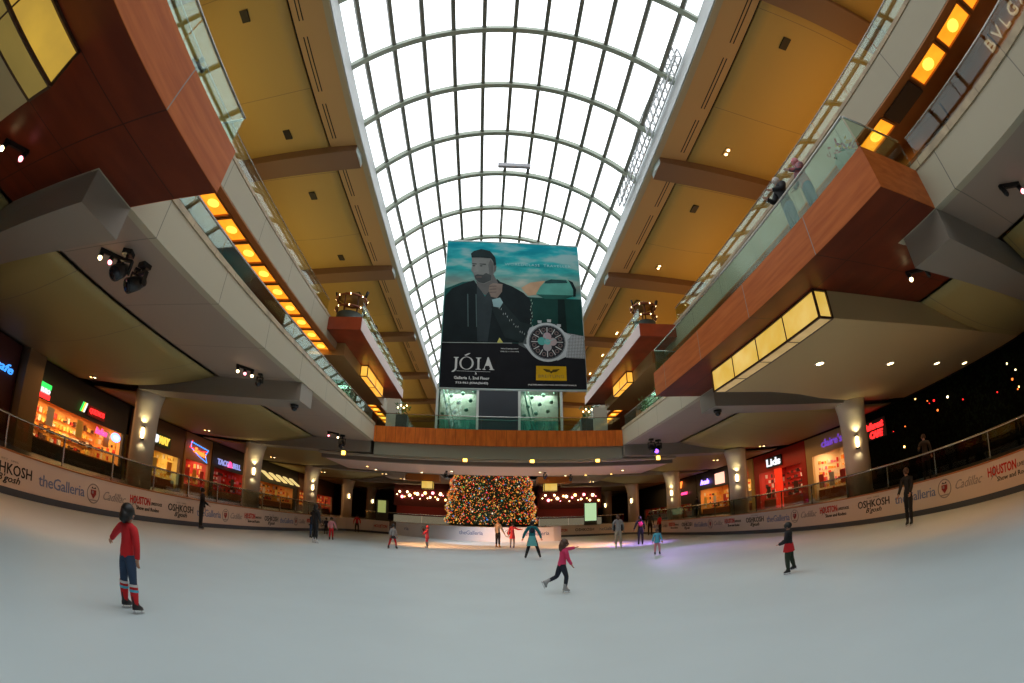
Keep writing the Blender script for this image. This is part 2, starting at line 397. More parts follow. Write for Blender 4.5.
# ------------------------------------------------------------------ skylight vault
VC, VZ, VR = .8, 14.24, 10.82
VA = math.radians(48.9)
win = thing('window_1', loc=(0, 0, 0), kind='structure')
mb = MB(); n = 44; vs = []; fs = []
ya, yb = YB, 106
for i in range(n + 1):
    a = -VA + 2 * VA * i / n
    for y in (ya, yb): vs.append((VC + (VR + .22) * math.sin(a), y, VZ + (VR + .22) * math.cos(a)))
for i in range(n): fs.append((2 * i, 2 * i + 1, 2 * i + 3, 2 * i + 2))
mb.add(vs, fs, None, True); mb.build('pane', GLS, win)
nr = int((106 - YB) / 4.1)
for k in range(-4, 26):
    y = .5 + 4.1 * k
    if y < YB + .2 or y > 105.5: continue
    mb = MB(); vs = []; fs = []
    for i in range(n + 1):
        a = -VA + 2 * VA * i / n; s_, c_ = math.sin(a), math.cos(a)
        for (r, dy) in ((VR - .08, -.15), (VR - .08, .15), (VR + .2, .15), (VR + .2, -.15)): vs.append((VC + r * s_, y + dy, VZ + r * c_))
    for i in range(n):
        for q in range(4): fs.append((4 * i + q, 4 * i + (q + 1) % 4, 4 * i + 4 + (q + 1) % 4, 4 * i + 4 + q))
    mb.add(vs, fs, None, False); mb.build('rib', STEEL, win)
for k in range(-5, 6):
    a = math.radians(8.72 * k); s_, c_ = math.sin(a), math.cos(a); mb = MB(); w = .105; vs = []
    for y in (ya, yb):
        for (r, d) in ((VR + .02, -w), (VR + .02, w), (VR + .21, w), (VR + .21, -w)): vs.append((VC + r * s_ + d * c_, y, VZ + r * c_ - d * s_))
    mb.hexa([vs[0], vs[1], vs[2], vs[3], vs[4], vs[5], vs[6], vs[7]]); mb.build('purlin', DSTEEL, win)
# closed far gable of the vault
gb = MB(); pts = [(VC + (VR + .3) * math.sin(-VA + 2 * VA * i / 20), VZ + (VR + .3) * math.cos(-VA + 2 * VA * i / 20)) for i in range(21)]
gb.extr(pts, 106, 106.2, lambda u, v, w: (u, w, v)); struct(gb, 'wall_front', CURB)
gb = MB(); gb.extr(pts, YB - .2, YB, lambda u, v, w: (u, w, v)); struct(gb, 'wall_back', CURB)

# lattice maintenance frame lying along the right curb
mb = MB()
zt = lambda y: 21.9 + 1.0 * max(0, 1 - abs(y - 17) / 7.2)
x0 = 8.72
ysl = [11 + .62 * i for i in range(21)]
for xx in (8.72, 8.42):
    mb.tube([(xx, y, 21.2) for y in (11, 23.4)], .05, 6); mb.tube([(xx, y, zt(y)) for y in ysl], .05, 6)
    for i, y in enumerate(ysl):
        mb.box(xx - .03, xx + .03, y - .05, y + .05, 21.2, zt(y))
for i in range(len(ysl) - 1):
    mb.tube([(8.72, ysl[i], 21.25), (8.42, ysl[i + 1], zt(ysl[i + 1]))], .035, 5)
mb.build('truss_frame', mat('white_truss_paint', (.6, .62, .64), .5), label='long white lattice truss lying along the skylight edge', cat='truss')
t = thing('hanging_winch_bar', 'thin grey bar hanging on a wire under the middle of the skylight', 'bar', (1.2, 20, 21.0))
MB().box(-.95, .95, -.1, .1, -.12, .12).build('bar', mat('grey_bar', (.42, .42, .46), .5), t)
wv = MB(); wv.tube([(.9, 0, .1), (7.6, -.1, .05)], .012, 5); wv.tube([(-.6, 0, .1), (-.6, 1.0, 4.05)], .012, 5); wv.tube([(.6, 0, .1), (.6, 1.0, 4.05)], .012, 5); wv.build('wire', DSTEEL, t)

# ------------------------------------------------------------------ projecting wooden bays on level two and three
def bay(x_in, x_out, y0, y1, zb, zt, xg, wm=WOODV, ys=None, name='wall_bay_fascia'):
    """wood clad balcony: outer face x_out, joins gallery at x_in; soffit runs back to the groove xg between ys"""
    sg = 1 if x_in > x_out else -1
    mb = MB(); mb.box(x_out, x_out + sg * .12, y0, y1, zb, zt, wm); mb.box(x_out + sg * .12, x_in - sg*.002, y0, y0 + .12, zb, zt, wm); mb.box(x_out + sg * .12, x_in - sg*.002, y1 - .12, y1, zb, zt, wm)
    o = struct(mb, name)
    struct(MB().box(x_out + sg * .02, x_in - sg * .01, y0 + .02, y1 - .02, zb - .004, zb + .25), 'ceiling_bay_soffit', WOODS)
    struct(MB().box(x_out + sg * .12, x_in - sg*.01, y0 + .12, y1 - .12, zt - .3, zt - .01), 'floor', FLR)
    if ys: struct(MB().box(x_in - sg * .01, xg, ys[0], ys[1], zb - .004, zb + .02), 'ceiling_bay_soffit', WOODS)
    return o
bay(XR2, 8.67, 5.05, 22.0, Z2B, Z2T, 16.1, ys=(6.9, 20.3))
bay(XL2, -6.15, YB + .2, 6.75, Z2B, Z2T, -14.4, ys=(YB + .2, 5.1))
WOODR = mat('red_wood_bay', (.40, .06, .02), .35, col2=(.30, .045, .015), nscale=1.2, coat=.2)
PALE = mat('pale_bay_edge', (.60, .46, .42), .5)
bay(XL3, -8.5, 27.7, 45.0, 13.62, Z3T, -14, wm=PALE)
bay(XR3, 10.15, 27.5, 46.0, 13.62, Z3T, 16, wm=PALE)
for (xi, xo, y0) in ((XL3, -8.5, 27.7), (XR3, 10.15, 27.5)):
    sg = 1 if xi > xo else -1
    struct(MB().box(xo + sg * .005, xi - sg*.01, y0 - .012, y0, 13.6, Z3T + .02), 'trim_6', WOODR)
    struct(MB().box(xo + sg * .03, xi - sg*.02, y0, 45, 13.598, 13.612), 'ceiling_bay_soffit', WOODR)

# ------------------------------------------------------------------ brackets, columns, sails, dropped plates
def bracket(xe, xc, y0, y1, m, zb=6.88, zt=7.83):
    mb = MB(); sg = 1 if xc > xe else -1
    yc0, yc1 = y0 + .12, y1 - .12
    vs = [(xe, y0, zb), (xe, y1, zb), (xc, yc1, zb - .15), (xc, yc0, zb - .15), (xe, y0, zt), (xe, y1, zt), (xc, y1, zt), (xc, y0, zt)]
    mb.hexa(vs); return struct(mb, 'ceiling_beam', m)
for y0 in (5.15, 21.0, 37.3, 53.2, 69.2, 85.2):
    bracket(XL2 - .05, -21.0, y0, y0 + 1.65, BRAK) if y0 < 37 or y0 > 40 else bracket(XL2 - 0.3, -21.0, y0, y0 + 1.65, BRAK)
    bracket(XR2 + .05, 22.0, y0 - .1 if y0 < 20 else y0 - .5, y0 + 1.5 if y0 < 20 else y0 + 1.2, BRAK)
# khaki sails
def sail(sg, x0, x1, y0, y1, z0=7.80, z1=6.85, m=KHAKI):
    nx, ny = 16, 10; vs = []; fs = []
    for j in range(ny + 1):
        for i in range(nx + 1):
            t = i / nx; x = x0 + (x1 - x0) * t
            pinch = .0
            z = z0 + (z1 - z0) * (1 - (1 - min(1, t * 1.7)) ** 2)
            u = j / ny
            bow = 1.2 * math.sin(PI * min(1, t * 1.4)) * 0
            vs.append((x, y0 + (y1 - y0) * u, z))
    for j in range(ny):
        for i in range(nx): a = j * (nx + 1) + i; fs.append((a, a + 1, a + nx + 2, a + nx + 1))
    mb = MB(); mb.add(vs, fs, None, True); o = struct(mb, 'ceiling_sail', m)
    so = o.modifiers.new('solid', 'SOLIDIFY'); so.thickness = .08; so.offset = 1 if sg > 0 else 1
    return o
for (a, b) in ((YB + .3, 5.1), (6.9, 20.9), (22.8, 37.2), (39.1, 53.0), (55.0, 69.0), (71, 85), (87, 105)):
    sail(-1, -14.75, -27.8, a, b)
for (a, b) in ((YB + .3, 4.9), (6.75, 10.2), (22.4, 36.7), (38.7, 52.5), (54.7, 68.5), (70.5, 85), (87, 105)):
    sail(1, 16.45, 28.3, a, b)
for sg, x0 in ((-1, -14.4), (1, 16.1)):
    struct(MB().box(x0, x0 + sg * .4, YB, 106, 8.0, 8.2), 'ceiling', BLACK)
    struct(MB().box(x0 - sg * .01, sg * 34, YB, 106, 8.3, 8.58), 'ceiling', BRAK)
# dropped plate with curved far edge beside the long light box (bay one right), and its twin beside the near left light box
PLATE = mat('beige_plate_paint', (.52, .375, .18), .6)
out = [(10.5, 10.0), (16.3, 9.9), (20.5, 9.9), (28.3, 9.9), (28.3, 20.9), (24, 20.9), (22.6, 20.85), (20.5, 20.3), (18, 19.6), (15.5, 18.6), (13.2, 18.0), (10.5, 17.85)]
mb = MB(); mb.extr(out, 6.84, 7.81, lambda u, v, w: (u, v, w)); struct(mb, 'ceiling_plate', PLATE)
mb = MB(); mb.extr([(-8.4, 1.95), (-8.4, YB + .3), (-30, YB + .3), (-30, 1.95)], 6.84, 7.78, lambda u, v, w: (u, v, w)); struct(mb, 'ceiling_plate', PLATE)
mb = MB(); mb.box(-13.8, -10.32, 30.2, 44.5, 12.66, 13.59); mb.box(11.92, 15.6, 30.2, 44.5, 12.66, 13.59) ; struct(mb, 'ceiling_plate', mat('tan_plate_paint', (.50, .33, .14), .55))
# columns
for side, x, ys in (('left', -21.4, (6.4, 22.8, 38.9, 54.6, 70.5, 86.2)), ('right', 22.3, (5.6, 21.3, 37.0, 52.6, 68.5, 84.2))):
    sg = -1 if side == 'left' else 1
    for i, y in enumerate(ys):
        nearname = ['closest to the camera', 'beside the %s' % ('orange-lit food counters' if sg < 0 else 'shop with the purple sign'), 'second along the rink', 'third along the rink', 'fourth, past the rink end', 'last and most distant of the row'][i]
        if i == 0: continue
        t = thing('column', 'pale stone column with wall lamp on the %s side, %s' % (side, nearname), 'column', (x, y, .95))
        xa, xb = -sg * .95, sg * .95
        h = 6.85 - .95
        mb = MB(); mb.box(-.62, .62, -.62, .62, 0, h); mb.box(-.66, .66, -.66, .66, 0, .25); mb.build('shaft', COLM, t)
        # curved cladding flared at the top, wrapped round the rink side and the near corner
        sh = MB(); vs = []; fs = []; n_ = 10
        prof = [(0, .0), (h - 2.4, .0), (h - 1.4, .10), (h - .7, .30), (h, .62)]
        for (z, fl_) in prof:
            for i2 in range(n_ + 1):
                an = math.radians(-40 + 150 * i2 / n_); r_ = .90 + fl_ * (.25 + .75 * math.sin(math.pi * i2 / n_))
                vs.append((-sg * r_ * math.cos(an) * .98, -r_ * math.sin(an), z))
        for a_ in range(len(prof) - 1):
            for b_ in range(n_): q = a_ * (n_ + 1) + b_; fs.append((q, q + 1, q + n_ + 2, q + n_ + 1))
        sh.add(vs, fs, None, True); o = sh.build('curved_cladding', mat('pale_cladding', (.78, .68, .55), .5), t)
        so = o.modifiers.new('solid', 'SOLIDIFY'); so.thickness = .06; so.offset = 0
        an = math.radians(50); lx, ly = -sg * 1.02 * math.cos(an), -1.02 * math.sin(an)
        lp = (lx, ly, 3.3)
        lb = MB(); lb.lathe([(.04, -.34), (.10, -.26), (.12, 0), (.10, .26), (.04, .34)], lp, 10); l = lb.build('wall_lamp', WHITEL, t)
        br = MB(); br.box(lp[0] - .12, lp[0] + .12, lp[1] - .05, lp[1] + .12, lp[2] - .44, lp[2] - .34); br.box(lp[0] - .12, lp[0] + .12, lp[1] - .05, lp[1] + .12, lp[2] + .34, lp[2] + .42); br.build('bracket', BLACK, l)
        if i < 4:
            ox, oy = lx * 1.16, ly * 1.16
            spot('column_lamp', (x + ox, y + oy, .95 + lp[2] + .5), (x + ox * .92, y + oy * .92, 7.4), 45, (1, .85, .42), 120, .6, .05)
            spot('column_lamp', (x + ox, y + oy, .95 + lp[2] - .5), (x + ox * .92, y + oy * .92, 1.0), 30, (1, .85, .5), 120, .6, .05)

# ------------------------------------------------------------------ light boxes
def lightbox(label, x0, x1, y0, y1, z0, z1, m, npan, group=None, mb_=None):
    t = thing('hanging_lightbox', label, 'light', ((x0 + x1) / 2, (y0 + y1) / 2, z0), group=group)
    hx, hy, h = abs(x1 - x0) / 2, (y1 - y0) / 2, z1 - z0
    MB().box(-hx + .02, hx - .02, -hy + .02, hy - .02, .02, h).build('glass_body', m, t)
    if mb_: MB().box(-hx + .02, hx - .02, -hy + .02, hy - .02, .0, .018).build('bottom_glass', mb_, t)
    fr = MB(); b = .035
    for sx in (-1, 1):
        for sy in (-1, 1): fr.box(sx * hx - b, sx * hx + b, sy * hy - b, sy * hy + b, 0, h)
    for z in (0.02, h - .03):
        for sx in (-1, 1): fr.box(sx * hx - b, sx * hx + b, -hy, hy, z - b, z + b)
        for sy in (-1, 1): fr.box(-hx, hx, sy * hy - b, sy * hy + b, z - b, z + b)
    for i in range(1, npan):
        y = -hy + 2 * hy * i / npan
        for sx in (-1, 1): fr.box(sx * hx - .012, sx * hx + .012, y - .022, y + .022, 0, h)
        fr.box(-hx, hx, y - .022, y + .022, -.01, .03)
    fr.build('frame', FRAMEB, t)
    return t
lightbox('long cream lit glass box hanging under the right wooden bay beside the dropped ceiling', 9.88, 10.48, 10.0, 17.8, 6.82, 7.81, CREAMG, 4, None, CREAMB)
lightbox('amber lit glass box hanging under the dark wood soffit in the top corner', -8.40, -7.55, -8.0, 1.95, 6.83, 7.81, CREAMG2, 5, None, CREAMB2)
lightbox('small amber lit box under the upper red bay on the left', -10.3, -9.7, 35.0, 41.2, 12.65, 13.6, AMBG, 2)
lightbox('small amber lit box under the upper red bay on the right', 11.37, 11.9, 35.0, 39.4, 12.65, 13.6, AMBG, 2)

# amber coffers under the level-three gallery
def coffer_proto(label, group):
    t = thing('ceiling_light', label, 'light', (0, 0, 0), group=group)
    MB().box(-.48, .48, -.86, .86, 0, .02).build('diffuser', AMBL, t)
    fr = MB()
    for sx in (-1, 1): fr.box(sx * .48 - .03, sx * .48 + .03, -.95, .95, -.08, .06)
    for sy in (-1, 1): fr.box(-.48, .48, sy * .93 - .05, sy * .93 + .05, -.08, .06)
    fr.build('frame', mat('orange_frame', (.5, .2, .05), .5), t)
    MB().ball((0, 0, -.03), .30, None, 12, (1, 1, .25)).build('bulb', glow('bright_yellow_bulb', (1, .58, .07), 2.0), t)
    return t
cL = coffer_proto('square amber ceiling light under the upper gallery on the left', 'amber ceiling lights along the left gallery')
cR = coffer_proto('square amber ceiling light under the upper gallery on the right', 'amber ceiling lights along the right gallery')
KIDS[cL.name] = kids(cL); KIDS[cR.name] = kids(cR)
first = True
y = -1.2
while y < 62:
    if not (4.6 < y < 6.4):
        a = cR if first else dup(cR, (0, 0, 0)); a.location = (13.75, y, 13.08)
        b_ = cL if first else dup(cL, (0, 0, 0)); b_.location = (-11.95, y, 13.08); first = False
    y += 2.05
struct(MB().box(-11.3, -14.4, YB, 106, 13.12, 13.34), 'ceiling', ORW); struct(MB().box(13.22, 16.1, YB, 106, 13.12, 13.34), 'ceiling', ORW)
MB().box(13.3, 14.25, 4.0, 5.9, 12.95, 13.11).build('ceiling_hatch', mat('dark_hatch', (.07, .05, .035), .6), label='dark closed panel between the amber ceiling lights of the right gallery', cat='panel')

# ------------------------------------------------------------------ glass rails
def rail_y(name, label, x, y0, y1, z0, h, step, gm=GRAIL, sg=1, tube=True, posts=False):
    t = thing(name, label, 'railing', (x, (y0 + y1) / 2, z0)); n_ = max(1, round((y1 - y0) / step)); w = (y1 - y0) / n_; L0 = -(y1 - y0) / 2
    for i in range(n_):
        MB().box(-.012, .012, L0 + i * w + .02, L0 + (i + 1) * w - .02, 0.0, h).build('glass_panel', gm, t)
        if posts: MB().box(.02, .07, L0 + i * w - .03, L0 + i * w + .03, 0, h).build('post', RAILM, t)
    hr = MB(); hr.tube([(0, L0, h + .03), (0, -L0, h + .03)], .035, 8); hr.build('handrail', RAILM, t)
    return t
def rail_x(name, label, y, x0, x1, z0, h, step, gm=GRAIL):
    t = thing(name, label, 'railing', ((x0 + x1) / 2, y, z0)); n_ = max(1, round((x1 - x0) / step)); w = (x1 - x0) / n_; L0 = -(x1 - x0) / 2
    for i in range(n_): MB().box(L0 + i * w + .02, L0 + (i + 1) * w - .02, -.012, .012, 0, h).build('glass_panel', gm, t)
    hr = MB(); hr.tube([(L0, 0, h + .03), (-L0, 0, h + .03)], .035, 8); hr.build('handrail', RAILM, t)
    return t
rail_y('glass_railing', 'glass railing of the left middle gallery above the white fascia', XL2 - .25, 6.9, 36.9, Z2T + .22, .95, 2.6)
rail_y('glass_railing', 'glass railing of the right middle gallery past the wooden bay', XR2 + .25, 22.2, 36.9, Z2T + .22, .95, 2.6)
rail_y('glass_railing', 'glass railing of the right middle gallery near the shop letters', XR2 + .25, YB + .3, 4.9, Z2T + .22, .95, 2.6, GCLR)
rail_y('glass_railing', 'glass railing on the wooden bay with two people behind it', 8.55, 5.1, 21.9, Z2T, 1.14, 2.7) if False else None
rail_y('glass_railing', 'green glass railing along the right wooden bay with the people', 8.78, 5.15, 21.9, Z2T, 1.2, 2.7, GBAY)
rail_x('glass_railing', 'short glass railing across the end of the right wooden bay', 5.15, 8.85, 11.4, Z2T, 1.2, 2.6)
rail_x('glass_railing', 'short glass railing across the far end of the right wooden bay', 21.92, 8.85, 11.2, Z2T, 1.2, 2.6)
rail_y('glass_railing', 'glass railing along the left wooden bay in the top corner', -6.28, YB + .3, 6.6, Z2T, 1.05, 3.4)
rail_x('glass_railing', 'short glass railing across the end of the left wooden bay', 6.62, -9.1, -6.35, Z2T, 1.05, 2.8)
rail_x('glass_railing', 'glass railing above the orange wood bridge front', 37.2, -9.1, 11.2, Z2T, 1.1, 2.9)
rail_y('glass_railing', 'glass railing of the left top gallery before the red bay', XL3 - .15, YB + .3, 27.6, Z3T + .18, 1.05, 2.6, GCLR)
rail_y('glass_railing', 'glass railing of the right top gallery before the red bay', XR3 + .15, YB + .3, 27.4, Z3T + .18, 1.05, 2.6)
rail_y('glass_railing', 'glass railing of the left top gallery beyond the red bay', XL3 - .15, 45.2, 85, Z3T + .18, 1.05, 4)
rail_y('glass_railing', 'glass railing of the right top gallery beyond the red bay', XR3 + .15, 46.2, 85, Z3T + .18, 1.05, 4)
rail_y('glass_railing', 'glass railing along the left red bay', -8.62, 27.8, 44.9, Z3T, 1.1, 2.2)
rail_y('glass_railing', 'glass railing along the right red bay', 10.27, 27.6, 45.9, Z3T, 1.1, 2.2)

# ------------------------------------------------------------------ far bridge at Y = 37
struct(MB().box(XL2, XR2, 37.0, 37.35, 7.78, Z2T), 'wall_bridge_fascia', WOODX)
struct(MB().box(XL2 - .2, XR2 + .2, 37.35, 46.5, 8.4, Z2T - .02), 'floor', FLR)
OL = mat('olive_band', (.30, .28, .20), .6)
struct(MB().box(XL2, XR2, 37.32, 38.4, 6.75, 7.79), 'ceiling_beam', OL)
struct(MB().box(XL2 - 5, XR2 + 5, 37.6, 38.2, 6.60, 6.74), 'trim_7', mat('pale_band', (.46, .38, .28), .6))
struct(MB().box(XL2 - 5, XR2 + 5, 38.4, 38.9, 6.30, 6.60), 'ceiling_beam', mat('brown_band', (.22, .16, .12), .6))
struct(MB().box(-14, 16, 38.9, 46.3, 6.3, 6.5), 'ceiling', mat('pinkish_soffit', (.80, .60, .52), .6))
struct(MB().box(-14.0, -5.6, 46.3, 106, 7.3, 7.5), 'ceiling', GREY); struct(MB().box(7.1, 16, 46.3, 106, 7.3, 7.5), 'ceiling', GREY); struct(MB().box(-5.6, 7.1, 63.5, 106, 7.3, 7.5), 'ceiling', GREY)
struct(MB().box(-14.0, 16, 46.2, 46.5, 6.3, 8.5), 'ceiling_beam', OL)
# level two beyond the bridge
struct(MB().box(-9.6, -5.6, 46.5, 106, 8.4, 9.05), 'floor', FLR); struct(MB().box(7.1, 11.7, 46.5, 106, 8.4, 9.05), 'floor', FLR); struct(MB().box(-5.6, 7.1, 63.5, 106, 8.4, 9.05), 'floor', FLR)

# ------------------------------------------------------------------ rink boards
CREST = mat('dark_red_print', (.28, .02, .02), .5); INK = mat('black_print', (.015, .012, .012), .5); BLUEP = mat('blue_print', (.16, .22, .42), .5); GREYP = mat('grey_print', (.30, .28, .27), .5); REDP = mat('red_print', (.50, .02, .015), .5)
T_OSH = text_mesh('OSHKOSH', 1.9, .30, INK, bold=.012); T_BG = text_mesh("B'gosh", .95, .26, INK, shear=.35, bold=.01); T_EST = text_mesh('EST. 1895', .7, .05, GREYP)
T_GAL = text_mesh('theGalleria', 2.15, .34, BLUEP, bold=.004, spacing=.95); T_CAD = text_mesh('Cadillac', 1.25, .30, GREYP, shear=.5)
T_HOU = text_mesh('HOUSTON', 1.25, .30, REDP, bold=.03); T_LIV = text_mesh('LIVESTOCK', .75, .12, INK, bold=.01); T_SHO = text_mesh('Show and Rodeo', 1.45, .15, INK, bold=.012)
def crest_mesh():
    mb = MB(); ring = [(.31 * math.cos(a * PI / 12), .31 * math.sin(a * PI / 12), .004) for a in range(24)]
    mb.tube(ring, .018, 4, GREYP, closed=True)
    mb.extr([(-.14, .12), (.14, .12), (.14, -.02), (.0, -.17), (-.14, -.02)], 0, .006, lambda u, v, w: (u, v, w), CREST)
    mb.extr([(-.09, .09), (0, .09), (0, -.0), (-.09, -.0)], .006, .008, lambda u, v, w: (u, v, w), GREYP)
    mb.extr([(-.16, -.24), (.16, -.24), (.2, -.2), (-.2, -.2)], 0, .006, lambda u, v, w: (u, v, w), GREYP)
    mb.extr([(-.12, .16), (-.08, .22), (0, .17), (.08, .22), (.12, .16)], 0, .006, lambda u, v, w: (u, v, w), INK)
    me = bpy.data.meshes.new('crest'); me.from_pydata(mb.v, [], mb.f)
    for x in mb.mats: me.materials.append(x)
    me.polygons.foreach_set('material_index', mb.m); return me
CR = crest_mesh()
def star_mesh():
    mb = MB(); pts = []
    for k in range(10): r = (.26 if k % 2 == 0 else .08); a = PI / 2 + k * PI / 5; pts.append((r * math.cos(a), r * math.sin(a)))
    mb.extr(pts, 0, .004, lambda u, v, w: (u, v, w), GREYP)
    me = bpy.data.meshes.new('star'); me.from_pydata(mb.v, [], mb.f); me.materials.append(GREYP); return me
ST = star_mesh()
def decals(t, fn, order, s0, s1):
    """fn(s) -> (point, direction); order is list of (centre offset, z, mesh, name)"""
    for (c, z, me, nm) in order:
        if s0 < c < s1:
            p, d = fn(c); place(me, nm, (p[0], p[1], z), d, t)
def seq(base, z0=.70):
    return [(base + .95, z0 + .05, T_OSH, 'lettering'), (base + .95, z0 - .24, T_BG, 'lettering'), (base + .95, z0 + .28, T_EST, 'lettering'),
            (base + 3.28, z0, T_GAL, 'lettering'), (base + 4.80, z0, CR, 'crest'), (base + 5.95, z0 + .02, T_CAD, 'lettering'),
            (base + 7.45, z0 + .10, T_HOU, 'lettering'), (base + 8.5, z0 + .05, T_LIV, 'lettering'), (base + 7.95, z0 - .18, T_SHO, 'lettering'), (base + 7.1, z0 + .05, ST, 'star_emblem')]
def straight_board(label, x, y0, y1, sg, start, n_):
    t = thing('rink_board', label, 'board', (x, (y0 + y1) / 2, 0)); h = (y1 - y0) / 2
    a, b = (-.5, 0) if sg < 0 else (0, .5)
    MB().box(a, b, -h, h, .2, 1.17).build('board_panel', BOARD, t)
    MB().box(a * 1.03 if sg < 0 else -.015, b if sg < 0 else .5, -h, h, 0, .2).build('kick_strip', KICK, t) if False else None
    MB().box(-.5 if sg < 0 else -.02, .02 if sg < 0 else .5, -h, h, 0.0, .2).build('kick_strip', KICK, t)
    MB().box(-.5 if sg < 0 else -.03, .03 if sg < 0 else .5, -h, h, 1.17, 1.21).build('cap_strip', mat('orange_wood_cap', (.40, .16, .05), .5), t)
    return t
bl = straight_board('white advertising rink board along the left side of the ice', -12.5, YM, 38.5, -1, 0, 0)
br_ = straight_board('white advertising rink board along the right side of the ice', 14.6, YM, 42.0, 1, 0, 0)
for k in range(-1, 4):
    base = 6.1 + 9.3 * k
    decals(bl, lambda s: ((-12.492, s, 0), (0, 1, 0)), seq(base, .66), -4, 38)
    base = -14.15 + 9.46 * (1 - k) if False else None
for k in range(-3, 2):
    base = -14.15 + 9.46 * k
    decals(br_, lambda s: ((14.592, -s, 0), (0, -1, 0)), seq(base, .76), -41, 4)
# far boards: polylines
def poly_board(label, pts, dec=None, orange=False):
    t = thing('rink_board', label, 'board', (pts[0][0], pts[0][1], 0)); o = Vector((pts[0][0], pts[0][1], 0))
    P = [Vector((p[0], p[1], 0)) - o for p in pts]
    def strip(z0, z1, d0, d1):
        mb = MB(); vs = []
        for i, p in enumerate(P):
            tdir = (P[min(i + 1, len(P) - 1)] - P[max(i - 1, 0)]).normalized(); nrm = Vector((-tdir.y, tdir.x, 0))
            for (d, z) in ((d0, z0), (d1, z0), (d1, z1), (d0, z1)): vs.append(p + nrm * d + Vector((0, 0, z)))
        fs = []
        for i in range(len(P) - 1):
            for q in range(4): fs.append((4 * i + q, 4 * i + (q + 1) % 4, 4 * i + 4 + (q + 1) % 4, 4 * i + 4 + q))
        fs.append((0, 1, 2, 3)); m_ = 4 * (len(P) - 1); fs.append((m_, m_ + 1, m_ + 2, m_ + 3)); mb.add(vs, fs); return mb
    strip(.2, 1.17, 0, .4).build('board_panel', mat('cool_white_board', (.80, .80, .84), .4) if 'tree' in label else BOARD, t); strip(0, .2, -.02, .4).build('kick_strip', MATS['cool_white_board'] if 'tree' in label else KICK, t); strip(1.17, 1.21, -.03, .42).build('cap_strip', BOARD, t)  # tree board: cool light put into a paler panel and kick strip colour
    return t
far_l = poly_board('white rink board curving round the far left corner of the ice', [(-12.5, 38.6), (-12.2, 40.3), (-11.4, 41.6), (-10.2, 42.5), (-8.75, 42.6)])
isl = poly_board('white rink board in front of the christmas tree', [(-8.0, 42.25), (-6.6, 41.6), (-3.7, 39.5), (-2.2, 38.4), (-.4, 37.5), (1.6, 37.0), (3.4, 37.1), (5.5, 37.8), (6.2, 38.4), (6.4, 40), (6.4, 46.0)])
far_r = poly_board('white rink board across the far right end of the ice', [(6.4, 46.8), (9, 47.0), (11.5, 46.6), (13.2, 45.4), (14.2, 43.8), (14.6, 42.1)])
def along(t, pts, s, z, me, nm):
    d = 0
    for a, b in zip(pts, pts[1:]):
        L_ = math.hypot(b[0] - a[0], b[1] - a[1])
        if d + L_ >= s:
            q = (s - d) / L_; dx, dy = (b[0] - a[0]) / L_, (b[1] - a[1]) / L_
            p = (a[0] + dx * L_ * q + dy * .012, a[1] + dy * L_ * q - dx * .012, z); place(me, nm, p, (dx, dy, 0), t); return
        d += L_
ip = [(-8.6, 42.6), (-6.6, 41.6), (-3.7, 39.5), (-2.2, 38.4), (-.4, 37.5), (1.6, 37.0), (3.4, 37.1), (5.5, 37.8)]
for s, me in ((1.0, T_GAL), (3.9, CR), (8.9, T_GAL), (12.0, CR), (14.3, T_GAL)): along(isl, ip, s, .7, me, 'lettering' if me is T_GAL else 'crest')
rp_ = [(6.4, 46.8), (9, 47.0), (11.5, 46.6), (13.2, 45.4)]
for s, me in ((1.2, T_HOU), (3.6, T_OSH), (6.0, T_GAL)): along(far_r, rp_, s, .7, me, 'lettering')
lp_ = [(-11.4, 41.6), (-10.2, 42.5), (-8.6, 42.6)]
along(far_l, lp_, 2.2, .7, T_HOU, 'lettering')

# glass balustrade of the concourse behind the boards
rail_y('glass_balustrade', 'glass balustrade with steel handrail behind the left rink board', -13.08, YM + .1, 38.4, FL, .96, 2.6, GDARK, posts=True)
rail_y('glass_balustrade', 'glass balustrade with steel handrail behind the right rink board', 15.18, YM + .1, 42, FL, .96, 2.6, GDARK, posts=True)
rail_x('glass_balustrade', 'low glass balustrade behind the far rink board', 48.0, -12.4, 14.5, FL, .9, 3.0, GDARK)

